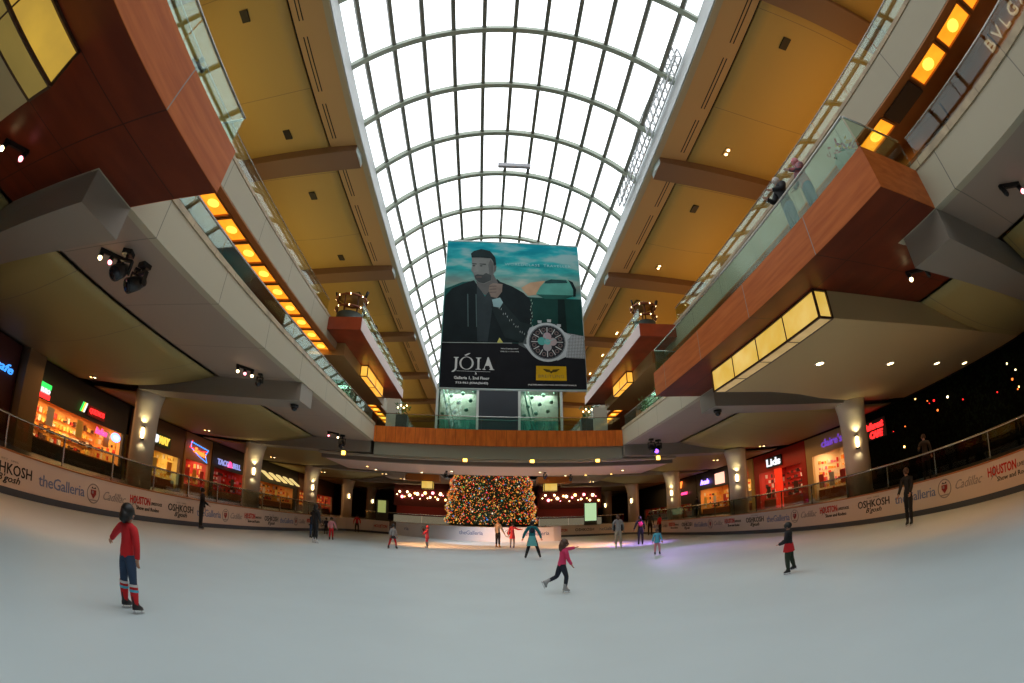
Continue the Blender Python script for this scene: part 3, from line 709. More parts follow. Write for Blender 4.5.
# ------------------------------------------------------------------ glass elevator tower behind the banner
t = thing('elevator_tower', 'teal glass elevator tower with dark middle standing behind the banner', 'elevator', (1.2, 45.0, 9.1))
H_ = 6.2
for xx in (-6.15, -2.1, 2.05, 6.3): MB().box(xx - .12, xx + .12, -.12, .12, 0, H_).build('post', mat('white_post', (.62, .66, .62), .4), t)
for a, b in ((-6.03, -2.22), (2.17, 6.18)):
    MB().box(a, b, -.03, 0, 0, H_).build('glass_panel', TEALG, t)
    MB().box(a, b, -.06, .06, 2.55, 2.62).build('transom', RAILM, t)
    MB().box(a, b, 1.6, 1.7, 2.9, H_).build('upper_panel', mat('pinkish_upper_wall', (.50, .42, .36), .6), t)
    MB().box(a, b, 1.6, 1.7, 0, 2.9).build('lower_panel', mat('teal_inner_wall', (.20, .46, .40), .5, col2=(.06, .20, .19), nscale=1.1), t)
    g = MB()
    for i in range(6):
        x = a + .3 + i * .62; g.tube([(x, .6, 0), (x + random.uniform(-.5, .5), .8, 2.6)], .05, 5)
        g.ball((x + .2, .9, random.uniform(.4, 2.0)), random.uniform(.15, .4), None, 6)
    area('tower_lamp', (1.2 + (a + b) / 2, 45.9, 14.8), 3, 1.2, 150, (.9, 1, .9))  # unseen area light added to brighten the tower interior
    g.build('machinery', mat('dark_teal_machine', (.03, .12, .11), .5), t)
    g = MB(); g.tube([(a + .3, .4, H_), (a + 1.6, .5, 0)], .09, 6); g.tube([(a + .7, .4, H_), (a + 2.0, .5, 0)], .05, 6)
    for i in range(9): g.ball((a + .4 + i * .4, .5 + .1 * (i % 3), 3.2 + (i * 37 % 11) * .25), .22, None, 6)
    g.build('hanging_garland', mat('grey_garland', (.25, .30, .24), .7), t)
MB().box(-1.98, 1.93, -.05, .4, 0, H_).build('dark_panel', mat('charcoal_panel', (.035, .035, .045), .35), t)
MB().box(-1.98, 1.93, -.08, -.05, 2.55, 2.62).build('transom', RAILM, t)
MB().box(-6.2, 6.35, 1.7, 1.8, 0, H_).build('back_wall', DARKW, t)
# white kiosk blocks on the bridge deck
MB().box(-9.0, -7.8, 40.2, 41.2, 9.1, 12.3).build('white_partition', mat('white_partition_paint', (.60, .62, .56), .6), label='white partition block standing on the bridge deck left of the glass tower', cat='partition')
MB().box(9.6, 10.9, 40.2, 41.2, 9.1, 11.9).build('white_partition', MATS['white_partition_paint'], label='white partition block on the bridge deck right of the glass tower', cat='partition')
for i, (x, y, lb) in enumerate(((-7.2, 38.6, 'dark planter on the bridge deck left of the glass tower'), (8.6, 38.6, 'dark planter on the bridge deck right of the glass tower'))):
    t = thing('planter', lb, 'planter', (x, y, 9.1))
    MB().box(-.5, .5, -.4, .4, 0, 1.3).build('pot', mat('dark_planter', (.06, .07, .07), .5), t)
    g = MB()
    for k in range(60):
        a = random.uniform(0, 2 * PI); r = random.uniform(.1, .7); z = 1.3 + random.uniform(0, 1.1)
        p = Vector((r * math.cos(a), r * math.sin(a) * .7, z)); q = p + Vector((random.uniform(-.2, .2), random.uniform(-.2, .2), random.uniform(.05, .3)))
        g.add([p, p + Vector((.08, 0, .03)), q, p + Vector((-.05, .06, .06))], [(0, 1, 2), (0, 2, 3)])
    g.build('foliage', mat('green_leaf', (.05, .14, .04), .6), t)
    for k in range(4): MB().ball((-.35 + .25 * k, -.42, 1.9 + .2 * (k % 2)), .07, None, 6).build('bulb', WHITEL, t)

# ------------------------------------------------------------------ banner
ban = thing('hanging_banner', 'huge advertising banner of a man in a dark jacket and a chronograph watch', 'banner', (1.75, 30.0, 10.46))
bo = Vector(ban.location)
def skymat():
    m = bpy.data.materials.new('banner_sky_print'); m.use_nodes = True; nt = m.node_tree; N = nt.nodes; L = nt.links; b = N['Principled BSDF']; b.inputs['Roughness'].default_value = .7; b.inputs['Specular IOR Level'].default_value = .08
    tc = N.new('ShaderNodeTexCoord'); mp = N.new('ShaderNodeMapping'); mp.inputs['Scale'].default_value = (.22, 1, .75); L.new(tc.outputs['Object'], mp.inputs[0])
    nz = N.new('ShaderNodeTexNoise'); nz.inputs['Scale'].default_value = 1.6; nz.inputs['Detail'].default_value = 6; L.new(mp.outputs[0], nz.inputs[0])
    rp = N.new('ShaderNodeValToRGB'); e = rp.color_ramp.elements
    e[0].position = .38; e[0].color = (.0, .10, .14, 1); e[1].position = .62; e[1].color = (.36, .40, .38, 1); n_ = e.new(.5); n_.color = (.03, .28, .29, 1)
    L.new(nz.outputs['Fac'], rp.inputs[0])
    sp = N.new('ShaderNodeSeparateXYZ'); L.new(tc.outputs['Object'], sp.inputs[0])
    r2 = N.new('ShaderNodeValToRGB'); e2 = r2.color_ramp.elements; e2[0].position = .60; e2[0].color = (.015, .20, .15, 1); e2[1].position = .98; e2[1].color = (.0, .24, .32, 1)
    q = e2.new(.68); q.color = (.34, .29, .20, 1); q2 = e2.new(.78); q2.color = (.02, .28, .26, 1)
    dv = N.new('ShaderNodeMath'); dv.operation = 'DIVIDE'; dv.inputs[1].default_value = 11.8; L.new(sp.outputs[2], dv.inputs[0]); L.new(dv.outputs[0], r2.inputs[0])
    mx = N.new('ShaderNodeMix'); mx.data_type = 'RGBA'; mx.inputs['Factor'].default_value = .5; L.new(rp.outputs[0], mx.inputs[6]); L.new(r2.outputs[0], mx.inputs[7]); L.new(mx.outputs[2], b.inputs['Base Color'])
    return m
BM = {}
BPN = {}
def bmat(nm, col, **k):
    kk = (nm, col); BPN.setdefault(kk, nm if nm not in [q[0] for q in BPN] else nm + '_%d' % len(BPN)); return mat('banner_' + BPN[kk], tuple(c * .8 for c in col), .7, spec=.08, **k)
def bp(nm, key, col, layer, name=None, m=None):
    mb = MB(); y = -.03 - .006 * layer
    mb.extr([(u - bo.x, v - bo.z) for u, v in key], y, y + .004, lambda u, v, w: (u, w, v)); return mb.build(name or nm, m or bmat(nm, col, noise=.25, nscale=.9), ban)
w_ = MB(); w_.extr([(-5.10, 11.80), (4.99, 11.66), (5.05, 0), (-4.98, .01)], -.02, .02, lambda u, v, w: (u, w, v)); w_.build('cloth', skymat(), ban)
J1 = (.012, .020, .022)
bp('ground_print', [(2.31, 17.57), (3.04, 17.47), (6.74, 17.43), (6.79, 11.83), (1.2, 11.72), (1.18, 13.84), (2.43, 13.88), (3.15, 15.66), (3.06, 16.78)], (.010, .055, .045), 0)
bp('shadow_print', [(-3.25, 18.0), (-2.0, 18.6), (-1.2, 18.7), (-1.2, 16), (-3.22, 14)], (.01, .10, .09), 0)
bp('sunset_print', [(2.31, 18.23), (3.0, 18.7), (4.1, 18.9), (4.31, 18.14), (3.41, 17.69), (2.82, 17.59)], (.55, .36, .22), 1)
bp('jacket_print', [(-1.16, 18.76), (-1.96, 18.44), (-2.75, 18.03), (-3.2, 17.41), (-3.21, 15.42), (-3.2, 13.76), (2.43, 13.88), (3.01, 15.27), (3.16, 15.82), (3.06, 16.78), (2.91, 17.36), (2.48, 17.82), (1.62, 18.34), (.76, 18.69), (.53, 18.93), (-.31, 17.4)], J1, 2)
bp('shirt_print', [(-.93, 18.46), (-.31, 17.4), (.32, 18.67), (.76, 18.52), (.22, 16.36), (-.03, 13.9), (-.75, 13.9), (-.9, 16.74)], (.035, .05, .055), 3)
for sx in (-1.6, -1.0): bp('zip_print', [(sx, 17.6), (sx + .06, 17.6), (sx + .2, 15.0), (sx + .14, 15.0)], (.10, .16, .16), 3)
bp('neck_print', [(-1.02, 18.89), (.23, 19.36), (.61, 18.6), (-.31, 17.5), (-.92, 18.3)], (.13, .13, .125), 4)
bp('face_print', [(-1.42, 20.74), (-.8, 20.79), (.03, 20.75), (.2, 20.41), (.43, 20.1), (.41, 19.62), (.19, 19.18), (.13, 18.75), (-.42, 18.44), (-.83, 18.55), (-1.09, 18.82), (-1.22, 19.31), (-1.41, 19.61), (-1.35, 20.01)], (.20, .21, .20), 5)
bp('cheek_shade_print', [(.0, 20.6), (.25, 20.2), (.22, 19.3), (.1, 18.75), (-.25, 18.6), (-.2, 19.0), (-.05, 19.4), (-.15, 20.1)], (.12, .13, .125), 6)
bp('beard_print', [(-1.15, 19.12), (-.95, 19.25), (-.5, 19.22), (-.3, 19.4), (.1, 19.2), (.08, 18.8), (-.42, 18.5), (-.8, 18.58), (-1.05, 18.85)], (.06, .07, .07), 7)
bp('mouth_print', [(-1.02, 19.05), (-.62, 19.08), (-.6, 18.98), (-1.0, 18.98)], (.17, .12, .11), 8)
bp('brow_print', [(-1.36, 20.22), (-1.02, 20.2), (-1.02, 20.12), (-1.34, 20.12)], (.05, .06, .06), 7)
bp('brow_print', [(-.8, 20.2), (-.35, 20.2), (-.3, 20.1), (-.8, 20.13)], (.05, .06, .06), 7)
for ex in (-1.22, -.68): bp('eye_print', [(ex - .13, 20.0), (ex, 20.05), (ex + .13, 20.0), (ex, 19.93)], (.02, .03, .03), 8)
bp('nose_print', [(-1.1, 20.1), (-.95, 20.1), (-.88, 19.45), (-1.22, 19.42)], (.22, .23, .215), 7)
bp('ear_print', [(.3, 20.1), (.47, 20.05), (.42, 19.55), (.28, 19.5)], (.15, .14, .13), 8)
bp('hair_print', [(-1.42, 20.72), (-1.5, 21.09), (-1.28, 21.32), (-.72, 21.52), (-.05, 21.36), (.36, 20.8), (.45, 20.15), (.29, 20.01), (.2, 20.46), (.03, 20.69), (-.79, 20.75)], (.016, .028, .03), 8)
bp('hand_print', [(-.02, 18.36), (.24, 18.54), (.61, 18.51), (.95, 18.48), (.92, 17.85), (.56, 17.3), (.12, 17.41), (-.07, 17.9)], (.24, .19, .16), 6)
for k in range(3): bp('finger_print', [(.0 + .0 * k, 18.28 - .25 * k), (.5, 18.32 - .25 * k), (.5, 18.28 - .25 * k), (0, 18.24 - .25 * k)], (.08, .06, .05), 7)
bp('sleeve_print', [(.14, 16.6), (1.0, 16.95), (2.23, 15.48), (3.01, 15.27), (2.43, 13.9), (1.17, 14.22)], (.02, .032, .033), 6)
bp('wristwatch_print', [(.2, 17.17), (.78, 17.35), (1.0, 16.95), (.79, 16.54), (.32, 16.61)], (.30, .48, .50), 7)
for k in range(14):
    x = .7 + k * .15; z = 16.5 - k * .17 + .12 * math.sin(k * 2.3); bp('glint_print', [(x, z), (x + .06, z + .10), (x + .03, z - .10)], (.5, .6, .56), 8)
for k in range(9):
    x = 3.0 + .07 * math.sin(k * 1.7); z = 17.2 - .26 * k; bp('glint_print', [(x, z), (x + .07, z + .13), (x + .05, z - .1)], (.35, .5, .42), 8)
bp('plane_print', [(3.4, 17.74), (3.72, 18.37), (4.13, 18.89), (4.58, 19.1), (5.69, 19.08), (6.22, 18.61), (6.34, 17.73), (5.5, 17.44), (4.06, 17.39)], (.10, .36, .30), 2)
bp('plane_belly_print', [(3.45, 17.72), (6.3, 17.75), (5.5, 17.4), (4.06, 17.36)], (.02, .11, .09), 3)
bp('cockpit_print', [(4.12, 18.86), (4.56, 19.04), (5.7, 19.0), (5.8, 18.78), (4.05, 18.66)], (.02, .07, .07), 3)
bp('propeller_print', [(5.85, 19.05), (6.19, 18.87), (6.42, 18.24), (6.35, 17.65), (6.16, 17.64), (6.19, 18.23), (6.02, 18.69)], (.008, .02, .02), 4)
bp('fuselage_shadow_print', [(5.0, 17.4), (5.5, 17.4), (5.6, 13.9), (4.9, 13.9)], (.006, .02, .018), 1)
bp('lower_print', [(-3.22, 13.76), (6.77, 13.85), (6.79, 10.56), (-3.2, 10.52)], (.014, .015, .018), 1)
bp('rule_print', [(-3.2, 13.78), (1.66, 13.85), (1.66, 13.81), (-3.2, 13.74)], (.5, .55, .52), 3)
bp('triangle_print', [(.62, 13.83), (.79, 14.21), (1.04, 13.84)], (.62, .60, .16), 7)
bp('strap_print', [(5.43, 14.72), (6.74, 14.50), (6.76, 12.81), (5.42, 12.84)], (.20, .22, .23), 2, m=mat('steel_mesh_print', (.34, .37, .38), .4, seams=('X', 'Z', .11, .11, .014), seamcol=(.05, .06, .06)))
bp('strap_print', [(2.15, 15.01), (2.86, 14.96), (2.64, 13.44), (2.12, 13.72)], (.10, .12, .12), 2)
for key in ([(2.72, 14.95), (3.72, 15.37), (3.35, 14.59), (2.85, 14.04)], [(5.07, 14.95), (5.85, 14.51), (5.47, 14.04), (5.0, 14.33)], [(4.78, 12.6), (5.43, 12.91), (5.52, 13.51), (5.1, 13.42)], [(2.45, 13.8), (2.98, 13.07), (3.7, 12.6), (3.2, 13.67)]): bp('watch_lug_print', key, (.55, .60, .62), 3)
def ring(nm, c, r0, r1, col, layer, n=40, m=None):
    mb = MB(); y = -.03 - .006 * layer; vs = []; fs = []
    for k in range(n):
        a = 2 * PI * k / n
        for r in (r0, r1): vs.append((c[0] - bo.x + r * math.cos(a), y, c[1] - bo.z + r * math.sin(a)))
    for k in range(n): j = (k + 1) % n; fs.append((2 * k, 2 * k + 1, 2 * j + 1, 2 * j))
    mb.add(vs, fs); return mb.build(nm, m or bmat(nm, col), ban)
def disc(nm, c, r, col, layer, n=32):
    mb = MB(); y = -.03 - .006 * layer
    mb.extr([(c[0] - bo.x + r * math.cos(2 * PI * k / n), c[1] - bo.z + r * math.sin(2 * PI * k / n)) for k in range(n)], y, y + .003, lambda u, v, w: (u, w, v)); return mb.build(nm, bmat(nm, col), ban)
WCN = (4.13, 13.98)
disc('watch_case_print', WCN, 1.47, (.50, .55, .56), 4); disc('watch_dial_print', WCN, 1.24, (.025, .028, .032), 5)
ring('bezel_print', WCN, 1.25, 1.30, (.12, .14, .15), 5)
for k in range(12):
    a = k * PI / 6; c_, s_ = math.cos(a), math.sin(a)
    bp('hour_mark_print', [(WCN[0] + 1.12 * c_ - .03 * s_, WCN[1] + 1.12 * s_ + .03 * c_), (WCN[0] + .66 * c_ - .03 * s_, WCN[1] + .66 * s_ + .03 * c_), (WCN[0] + .66 * c_ + .03 * s_, WCN[1] + .66 * s_ - .03 * c_), (WCN[0] + 1.12 * c_ + .03 * s_, WCN[1] + 1.12 * s_ - .03 * c_)], (.6, .62, .6), 6)
    ring('marker_print', (WCN[0] + .95 * math.cos(a + .26), WCN[1] + .95 * math.sin(a + .26)), .10, .15, (.22, .16, .15), 6, 14)
for dx, dz, cc in ((-.38, .05, (.10, .40, .36)), (.38, .02, (.42, .34, .34)), (0, .42, (.45, .34, .36)), (0, -.40, (.38, .36, .36))): disc('subdial_print', (WCN[0] + dx, WCN[1] + dz), .30, cc, 7)
disc('hub_print', WCN, .22, (.15, .50, .46), 8)
bp('watch_hand_print', [(WCN[0] - .05, WCN[1]), (WCN[0] - .3, WCN[1] + .8), (WCN[0] + .05, WCN[1])], (.35, .6, .58), 9)
bp('watch_hand_print', [(WCN[0], WCN[1] - .05), (WCN[0] + .75, WCN[1] + .32), (WCN[0], WCN[1] + .05)], (.35, .6, .58), 9)
for (x, z) in ((3.62, 15.5), (4.3, 15.6), (5.0, 15.25)): bp('crown_print', [(x - .13, z - .1), (x + .13, z - .1), (x + .15, z + .12), (x - .15, z + .12)], (.5, .54, .54), 5)
bp('yellow_label_print', [(3.33, 12.2), (5.4, 12.19), (5.41, 11.16), (3.30, 11.16)], (.72, .42, .01), 3)
def btext(s, c, w, h, m, layer=4, **k): return place(text_mesh(s, w, h, m, depth=.003, **k), 'lettering', (c[0], 30 - .03 - .006 * layer, c[1]), (1, 0, 0), ban)
BW = mat('banner_white_ink', (.70, .72, .70), .5); BG = mat('banner_gold_ink', (.12, .08, .01), .5)
btext('BREITLING', (4.35, 11.46), 1.75, .22, BG, spacing=1.1)
bp('wing_print', [(3.75, 12.0), (4.25, 11.95), (4.3, 11.85), (4.4, 11.85), (4.45, 11.95), (4.97, 12.0), (4.7, 11.78), (4.45, 11.75), (4.35, 11.65), (4.25, 11.75), (4.0, 11.78)], (.12, .08, .01), 4)
btext('WORLDCLASS  TRAVELLER', (3.6, 20.22), 5.0, .20, mat('banner_pale_ink', (.20, .42, .44), .5), spacing=1.15)
btext('Galleria 1, 2nd Floor', (-1.05, 11.21), 2.4, .24, BW, bold=.02); btext('713-961-JOIA(5642)', (-1.03, 10.86), 2.2, .19, BW, bold=.02)
btext('INSTRUMENTS FOR PROFESSIONALS', (4.42, 10.84), 3.3, .09, BW, bold=.01)
btext('MONTBRILLANT', (1.5, 13.4), 1.2, .07, BW); btext('ONE OF A KIND TIME', (1.5, 13.2), 1.3, .07, BW)
# serif JOIA lettering drawn stroke by stroke
def J(pts): bp('joia_stroke', pts, (.78, .80, .78), 4, name='lettering')
J([(-2.32, 12.70), (-1.98, 12.70), (-1.98, 12.66), (-2.07, 12.63), (-2.07, 11.95), (-2.14, 11.76), (-2.28, 11.64), (-2.42, 11.62), (-2.42, 11.66), (-2.28, 11.76), (-2.22, 11.9), (-2.22, 12.63), (-2.32, 12.66)])
ob = []; oi = []
for k in range(25): a = 2 * PI * k / 24; ob.append((-1.43 + .49 * math.cos(a), 12.28 + .47 * math.sin(a))); oi.append((-1.43 + .36 * math.cos(a), 12.28 + .43 * math.sin(a)))
mb = MB(); y = -.054; vs = [(u - bo.x, y, v - bo.z) for u, v in ob[:24]] + [(u - bo.x, y, v - bo.z) for u, v in oi[:24]]
mb.add(vs, [(k, (k + 1) % 24, 24 + (k + 1) % 24, 24 + k) for k in range(24)]); mb.build('lettering', bmat('joia_stroke', (.78, .80, .78), noise=.25, nscale=.9), ban)
J([(-1.6, 12.86), (-1.25, 13.02), (-1.2, 12.98), (-1.5, 12.80)])
J([(-.80, 12.70), (-.44, 12.70), (-.44, 12.66), (-.55, 12.63), (-.55, 11.9), (-.44, 11.87), (-.44, 11.83), (-.80, 11.83), (-.80, 11.87), (-.69, 11.9), (-.69, 12.63), (-.80, 12.66)])
J([(.0, 12.74), (.07, 12.74), (.38, 11.9), (.46, 11.87), (.46, 11.83), (.12, 11.83), (.12, 11.87), (.2, 11.9), (.12, 12.12), (-.14, 12.12), (-.2, 11.9), (-.12, 11.87), (-.12, 11.83), (-.34, 11.83), (-.34, 11.87), (-.26, 11.9), (-.10, 12.35)])
J([(-2.1, 11.72), (.2, 11.70), (.2, 11.68), (-2.1, 11.70)]); J([(-.85, 11.68), (-.75, 11.60), (-.70, 11.50), (-.85, 11.46), (-.80, 11.52), (-.82, 11.62)])
hr = MB(); hr.tube([(-5.12, 0, 11.82), (5.0, 0, 11.68)], .06, 8); hr.tube([(-5.0, 0, 0), (5.07, 0, -.01)], .07, 8); hr.tube([(-5.10, -.0, 11.8), (-4.99, 0, 0)], .03, 6); hr.tube([(5.0, 0, 11.66), (5.06, 0, 0)], .03, 6)
hr.build('batten', mat('silver_batten', (.42, .50, .48), .4), ban)
hw = MB(); hw.tube([(-4.6, 0, 11.8), (-4.6, -.8, 13.75)], .02, 5); hw.tube([(-.95, 0, 11.75), (-.95, -.8, 14.62)], .02, 5); hw.tube([(4.4, 0, 11.7), (4.4, -.8, 13.30)], .02, 5); hw.build('wire', DSTEEL, ban)

# ------------------------------------------------------------------ christmas tree beyond the rink
TR = thing('christmas_tree', 'tall christmas tree packed with coloured lights behind the far rink board', 'tree', (.72, 57.6, .95))
def tr(t): return 5.25 * max(0, (1 - t ** 2.1)) * (1 + .03 * math.sin(t * 60))
TH = 15.5
MB().lathe([(.5, 0), (.35, 8), (.1, 13.5)], (0, 0, 0), 10).build('trunk', mat('tree_bark', (.06, .035, .02), .8), TR)
f = MB(); rnd = random.Random(3)
prof = [(4.6, .25)] + [(tr(i / 24) * .93, .3 + (TH - .4) * i / 24) for i in range(1, 25)]
f.lathe([(max(.02, a), b) for a, b in prof], (0, 0, 0), 40)
for k in range(5200):
    t_ = rnd.random() ** 1.15 * .97; a = rnd.uniform(0, 2 * PI); r = tr(t_) * rnd.uniform(.9, 1.0); z = .3 + t_ * (TH - .4)
    p = Vector((r * math.cos(a), r * math.sin(a), z)); o_ = Vector((math.cos(a), math.sin(a), rnd.uniform(-.5, .2))) * rnd.uniform(.2, .42); s_ = Vector((-math.sin(a), math.cos(a), 0)) * .09
    f.add([p - s_, p + s_, p + o_, p + Vector((0, 0, .1))], [(0, 1, 2), (0, 2, 3), (1, 3, 2)])
f.build('foliage', mat('dark_fir_green', (.015, .045, .015), .7), TR)
TC = [('orange', (1, .32, .03)), ('red', (1, .05, .02)), ('gold', (1, .62, .12)), ('white', (1, .85, .6)), ('blue', (.06, .28, .9)), ('green', (.1, .6, .12)), ('teal', (.1, .6, .6))]
TW = [38, 26, 18, 6, 4, 4, 3]
TM = [glow('tree_light_' + n_, c, .68) for n_, c in TC]
def octa(mb, c, r, m):
    x, y, z = c; mb.add([(x - r, y, z), (x + r, y, z), (x, y - r, z), (x, y + r, z), (x, y, z - r), (x, y, z + r)], [(0, 4, 2), (2, 4, 1), (1, 4, 3), (3, 4, 0), (2, 5, 0), (1, 5, 2), (3, 5, 1), (0, 5, 3)], m, True)
lm = MB()
for k in range(5600):
    t_ = rnd.random() * .72; a = rnd.uniform(PI * .98, PI * 2.02) if k % 5 else rnd.uniform(0, PI)
    r = tr(t_) * rnd.uniform(1.0, 1.06); z = .35 + t_ * (TH - .4); octa(lm, (r * math.cos(a), r * math.sin(a), z), rnd.uniform(.03, .075), rnd.choices(TM, TW)[0])
o = lm.build('fairy_lights', None, TR); o['kind'] = 'stuff'
bm_proto = []  # baubles glow like the lights, their shine is put into the colour
for i, m_ in enumerate(TM): mb = MB(); mb.ball((0, 0, 0), .10, m_, 10); mb.tube([(0, 0, .09), (0, 0, .16)], .03, 6, mat('gold_cap', (.6, .45, .1), .3, metal=.8)); o = mb.build('bauble', None, TR); bm_proto.append(o)
gl = (5 ** .5 - 1) / 2
for k in range(98):
    t_ = .02 + .36 * k / 98; a = PI * (1.02 + .96 * ((k * gl) % 1)); r = tr(t_) + .12
    if k < len(bm_proto): o = bm_proto[k]
    else: o = rnd.choices(bm_proto, TW)[0].copy(); COL.objects.link(o); o.parent = TR
    o.location = (r * math.cos(a), r * math.sin(a), .35 + t_ * TH)

# ------------------------------------------------------------------ downlights and stage lights
def downlight(x, y, z, label, m=WHITEL, r=.13, group=None, square=False):
    t = thing('downlight', label, 'light', (x, y, z), group=group)
    if square: MB().box(-.16, .16, -.05, .05, -.16, .16).build('lens', m, t); MB().box(-.21, .21, -.02, .1, -.21, .21).build('housing', mat('brass_housing', (.4, .28, .12), .4), t)
    else: MB().lathe([(r, -.03), (r * .9, -.055)], (0, 0, 0), 14).build('lens', m, t); MB().lathe([(r * 1.35, -.04), (r * 1.35, .05)], (0, 0, 0), 14).build('housing', mat('pale_housing', (.6, .5, .38), .4), t)
    return t
for i, x in enumerate((13.2, 18.3, 23.1, 26.9)):
    downlight(x, 14.0, 6.84, 'round downlight in the beige dropped ceiling, %s' % ['first from the light box', 'second from the light box', 'third from the light box', 'last'][i], r=.19)
    spot('downlight_beam', (x, 14, 6.72), (x, 14, 0), 160, (1, .72, .38), 120, .8, .1)
for i, x in enumerate((-11.9, -1.66, 3.75, 9.2, 14.6)):
    downlight(x, 37.55, 6.68, 'square yellow lamp on the beam under the bridge, number %s counted along it' % ['one', 'two', 'three', 'four', 'five'][i], mat('x', (1, 1, 1)) if False else glow('yellow_square_lamp', (1, .55, .08), 7), square=True)
g_ = 'small ceiling lights past the bridge'
for (x, y) in ((-11.1, 42.8), (-10.8, 45.2), (-6.2, 45.3), (-3.1, 42.9), (12.8, 42.4), (12.5, 45.4), (4.99, 42.6), (7.9, 45.9), (9.9, 45.6)):
    downlight(x, y, 6.29, 'small round ceiling light in the pink soffit past the bridge', WHITEL if (x * 7) % 3 > 1 else WARML, .11, g_)
for (x, y) in ((-24, 33.9), (-25, 20), (-24, 48), (-22, 60), (-13.4, 60), (23, 43), (24, 35.5), (25, 24.5), (24, 58), (15.5, 55), (-12, 66), (-22, 75), (15, 66), (10, 75)):
    for dx in (0, .45): downlight(x + dx, y, 6.82 if abs(x) > 16.5 else 7.29, 'small round ceiling light over the food court concourse', WHITEL if dx else WARML, .10, 'small ceiling lights over the concourse')

def stage_light(x, y, z, rz, label, lamp, big=True):
    t = thing('stage_light', label, 'light', (x, y, z), rz)
    s = 1.0 if big else .6
    mb = MB(); mb.box(-.18 * s, .18 * s, -.18 * s, .18 * s, -.14 * s, .03); mb.tube([(0, 0, -.1 * s), (0, 0, -.3 * s)], .06 * s, 8); mb.build('mount', BLACK, t)
    yk = MB()
    for sx in (-1, 1): yk.box(sx * .26 * s - .03, sx * .26 * s + .03, -.07, .07, -.75 * s, -.28 * s)
    yk.box(-.28 * s, .28 * s, -.07, .07, -.34 * s, -.27 * s); yk.build('yoke', BLACK, t)
    hd = MB(); a, b = Vector((0, .18 * s, -.5 * s)), Vector((0, -.42 * s, -.95 * s)); d = (b - a)
    hd.tube([a, a + d * .3, a + d * .35, b], .2 * s, 14, rs=[.16 * s, .20 * s, .23 * s, .25 * s]); h = hd.build('lamp_head', mat('satin_black', (.015, .015, .017), .35), t)
    ln = MB(); ln.tube([b + d.normalized() * .005, b + d.normalized() * .02], .2 * s, 14); ln.build('lens', lamp or mat('dark_lens', (.02, .02, .03), .05), h)
    return t
def mini_spots(x, y, z, label, mats_, rz=0):
    t = thing('spotlight_bar', label, 'light', (x, y, z), rz)
    MB().box(-.5, .5, -.05, .05, -.12, 0.03).build('bar', BLACK, t)
    for i, m_ in enumerate(mats_):
        px = -.4 + .8 * i / max(1, len(mats_) - 1)
        hb = MB(); hb.tube([(px, 0, -.1), (px, -.08, -.32)], .09, 10); l = hb.build('lamp_head', BLACK, t); MB().ball((px, -.1, -.35), .08, None, 10).build('bulb', m_, l)
    return t
ZS = 7.82
stage_light(-10.85, 8.7, ZS, .4, 'large black moving stage light under the left gallery, paler rim', None); stage_light(-10.7, 9.5, ZS, -.2, 'second black moving stage light beside the purple one under the left gallery', None)
stage_light(-11.3, 9.75, ZS, 1.0, 'stage light with purple lens under the left gallery', PURPL, False)
mini_spots(-11.7, 8.7, ZS, 'bar of small red and white spots beside the black stage lights', [WHITEL, PINKL, WHITEL], .9)
mini_spots(-11.7, 3.3, ZS, 'bar with two small lit spots in the dark wood soffit', [WHITEL, PINKL], .9)
mini_spots(-11.6, 19.0, ZS, 'bar of small white spots under the left gallery halfway along the rink', [WHITEL, PINKL, WHITEL], .9); stage_light(-11.2, 20.0, ZS, .2, 'black stage light under the left gallery halfway along the rink', None, False)
mini_spots(-11.9, 34.4, ZS, 'bar of small pinkish spots under the far end of the left gallery', [PINKL, WHITEL], .7); stage_light(-11.4, 35.4, ZS, .2, 'black stage light under the far end of the left gallery', None)
stage_light(12.9, 34.5, ZS, -.2, 'black stage light under the far end of the right gallery', None); stage_light(13.7, 35.0, ZS, -.8, 'purple lit stage light under the far end of the right gallery', PURPL)
mini_spots(13.5, 2.9, ZS, 'bar with one pink lit spot under the grey right soffit', [BLACK, PINKL], -.6)
mini_spots(13.55, 7.9, ZS, 'bar with small lit spot beside the bracket of the right wooden bay', [WHITEL, BLACK], -.6)
stage_light(-3.6, 43.2, 6.3, .2, 'small black stage light above the christmas tree', None, False); stage_light(5.5, 43.0, 6.3, -.2, 'small black stage light above the tree beside a white spot', None, False); stage_light(8.3, 45.2, 6.3, -.2, 'small black stage light in the soffit right of the tree', None, False)
for x, y, lb in ((-9.9, 21.9, 'black dome camera under the left grey bracket'), (11.9, 21.3, 'black dome camera under the right grey bracket')):
    t = thing('dome_camera', lb, 'camera', (x, y, 6.85)); MB().lathe([(.22, .0), (.22, -.12), (.17, -.16)], (0, 0, 0), 14).build('housing', BLACK, t); MB().ball((0, 0, -.16), .17, None, 12).build('dome', mat('black_dome', (.01, .01, .012), .05), t)
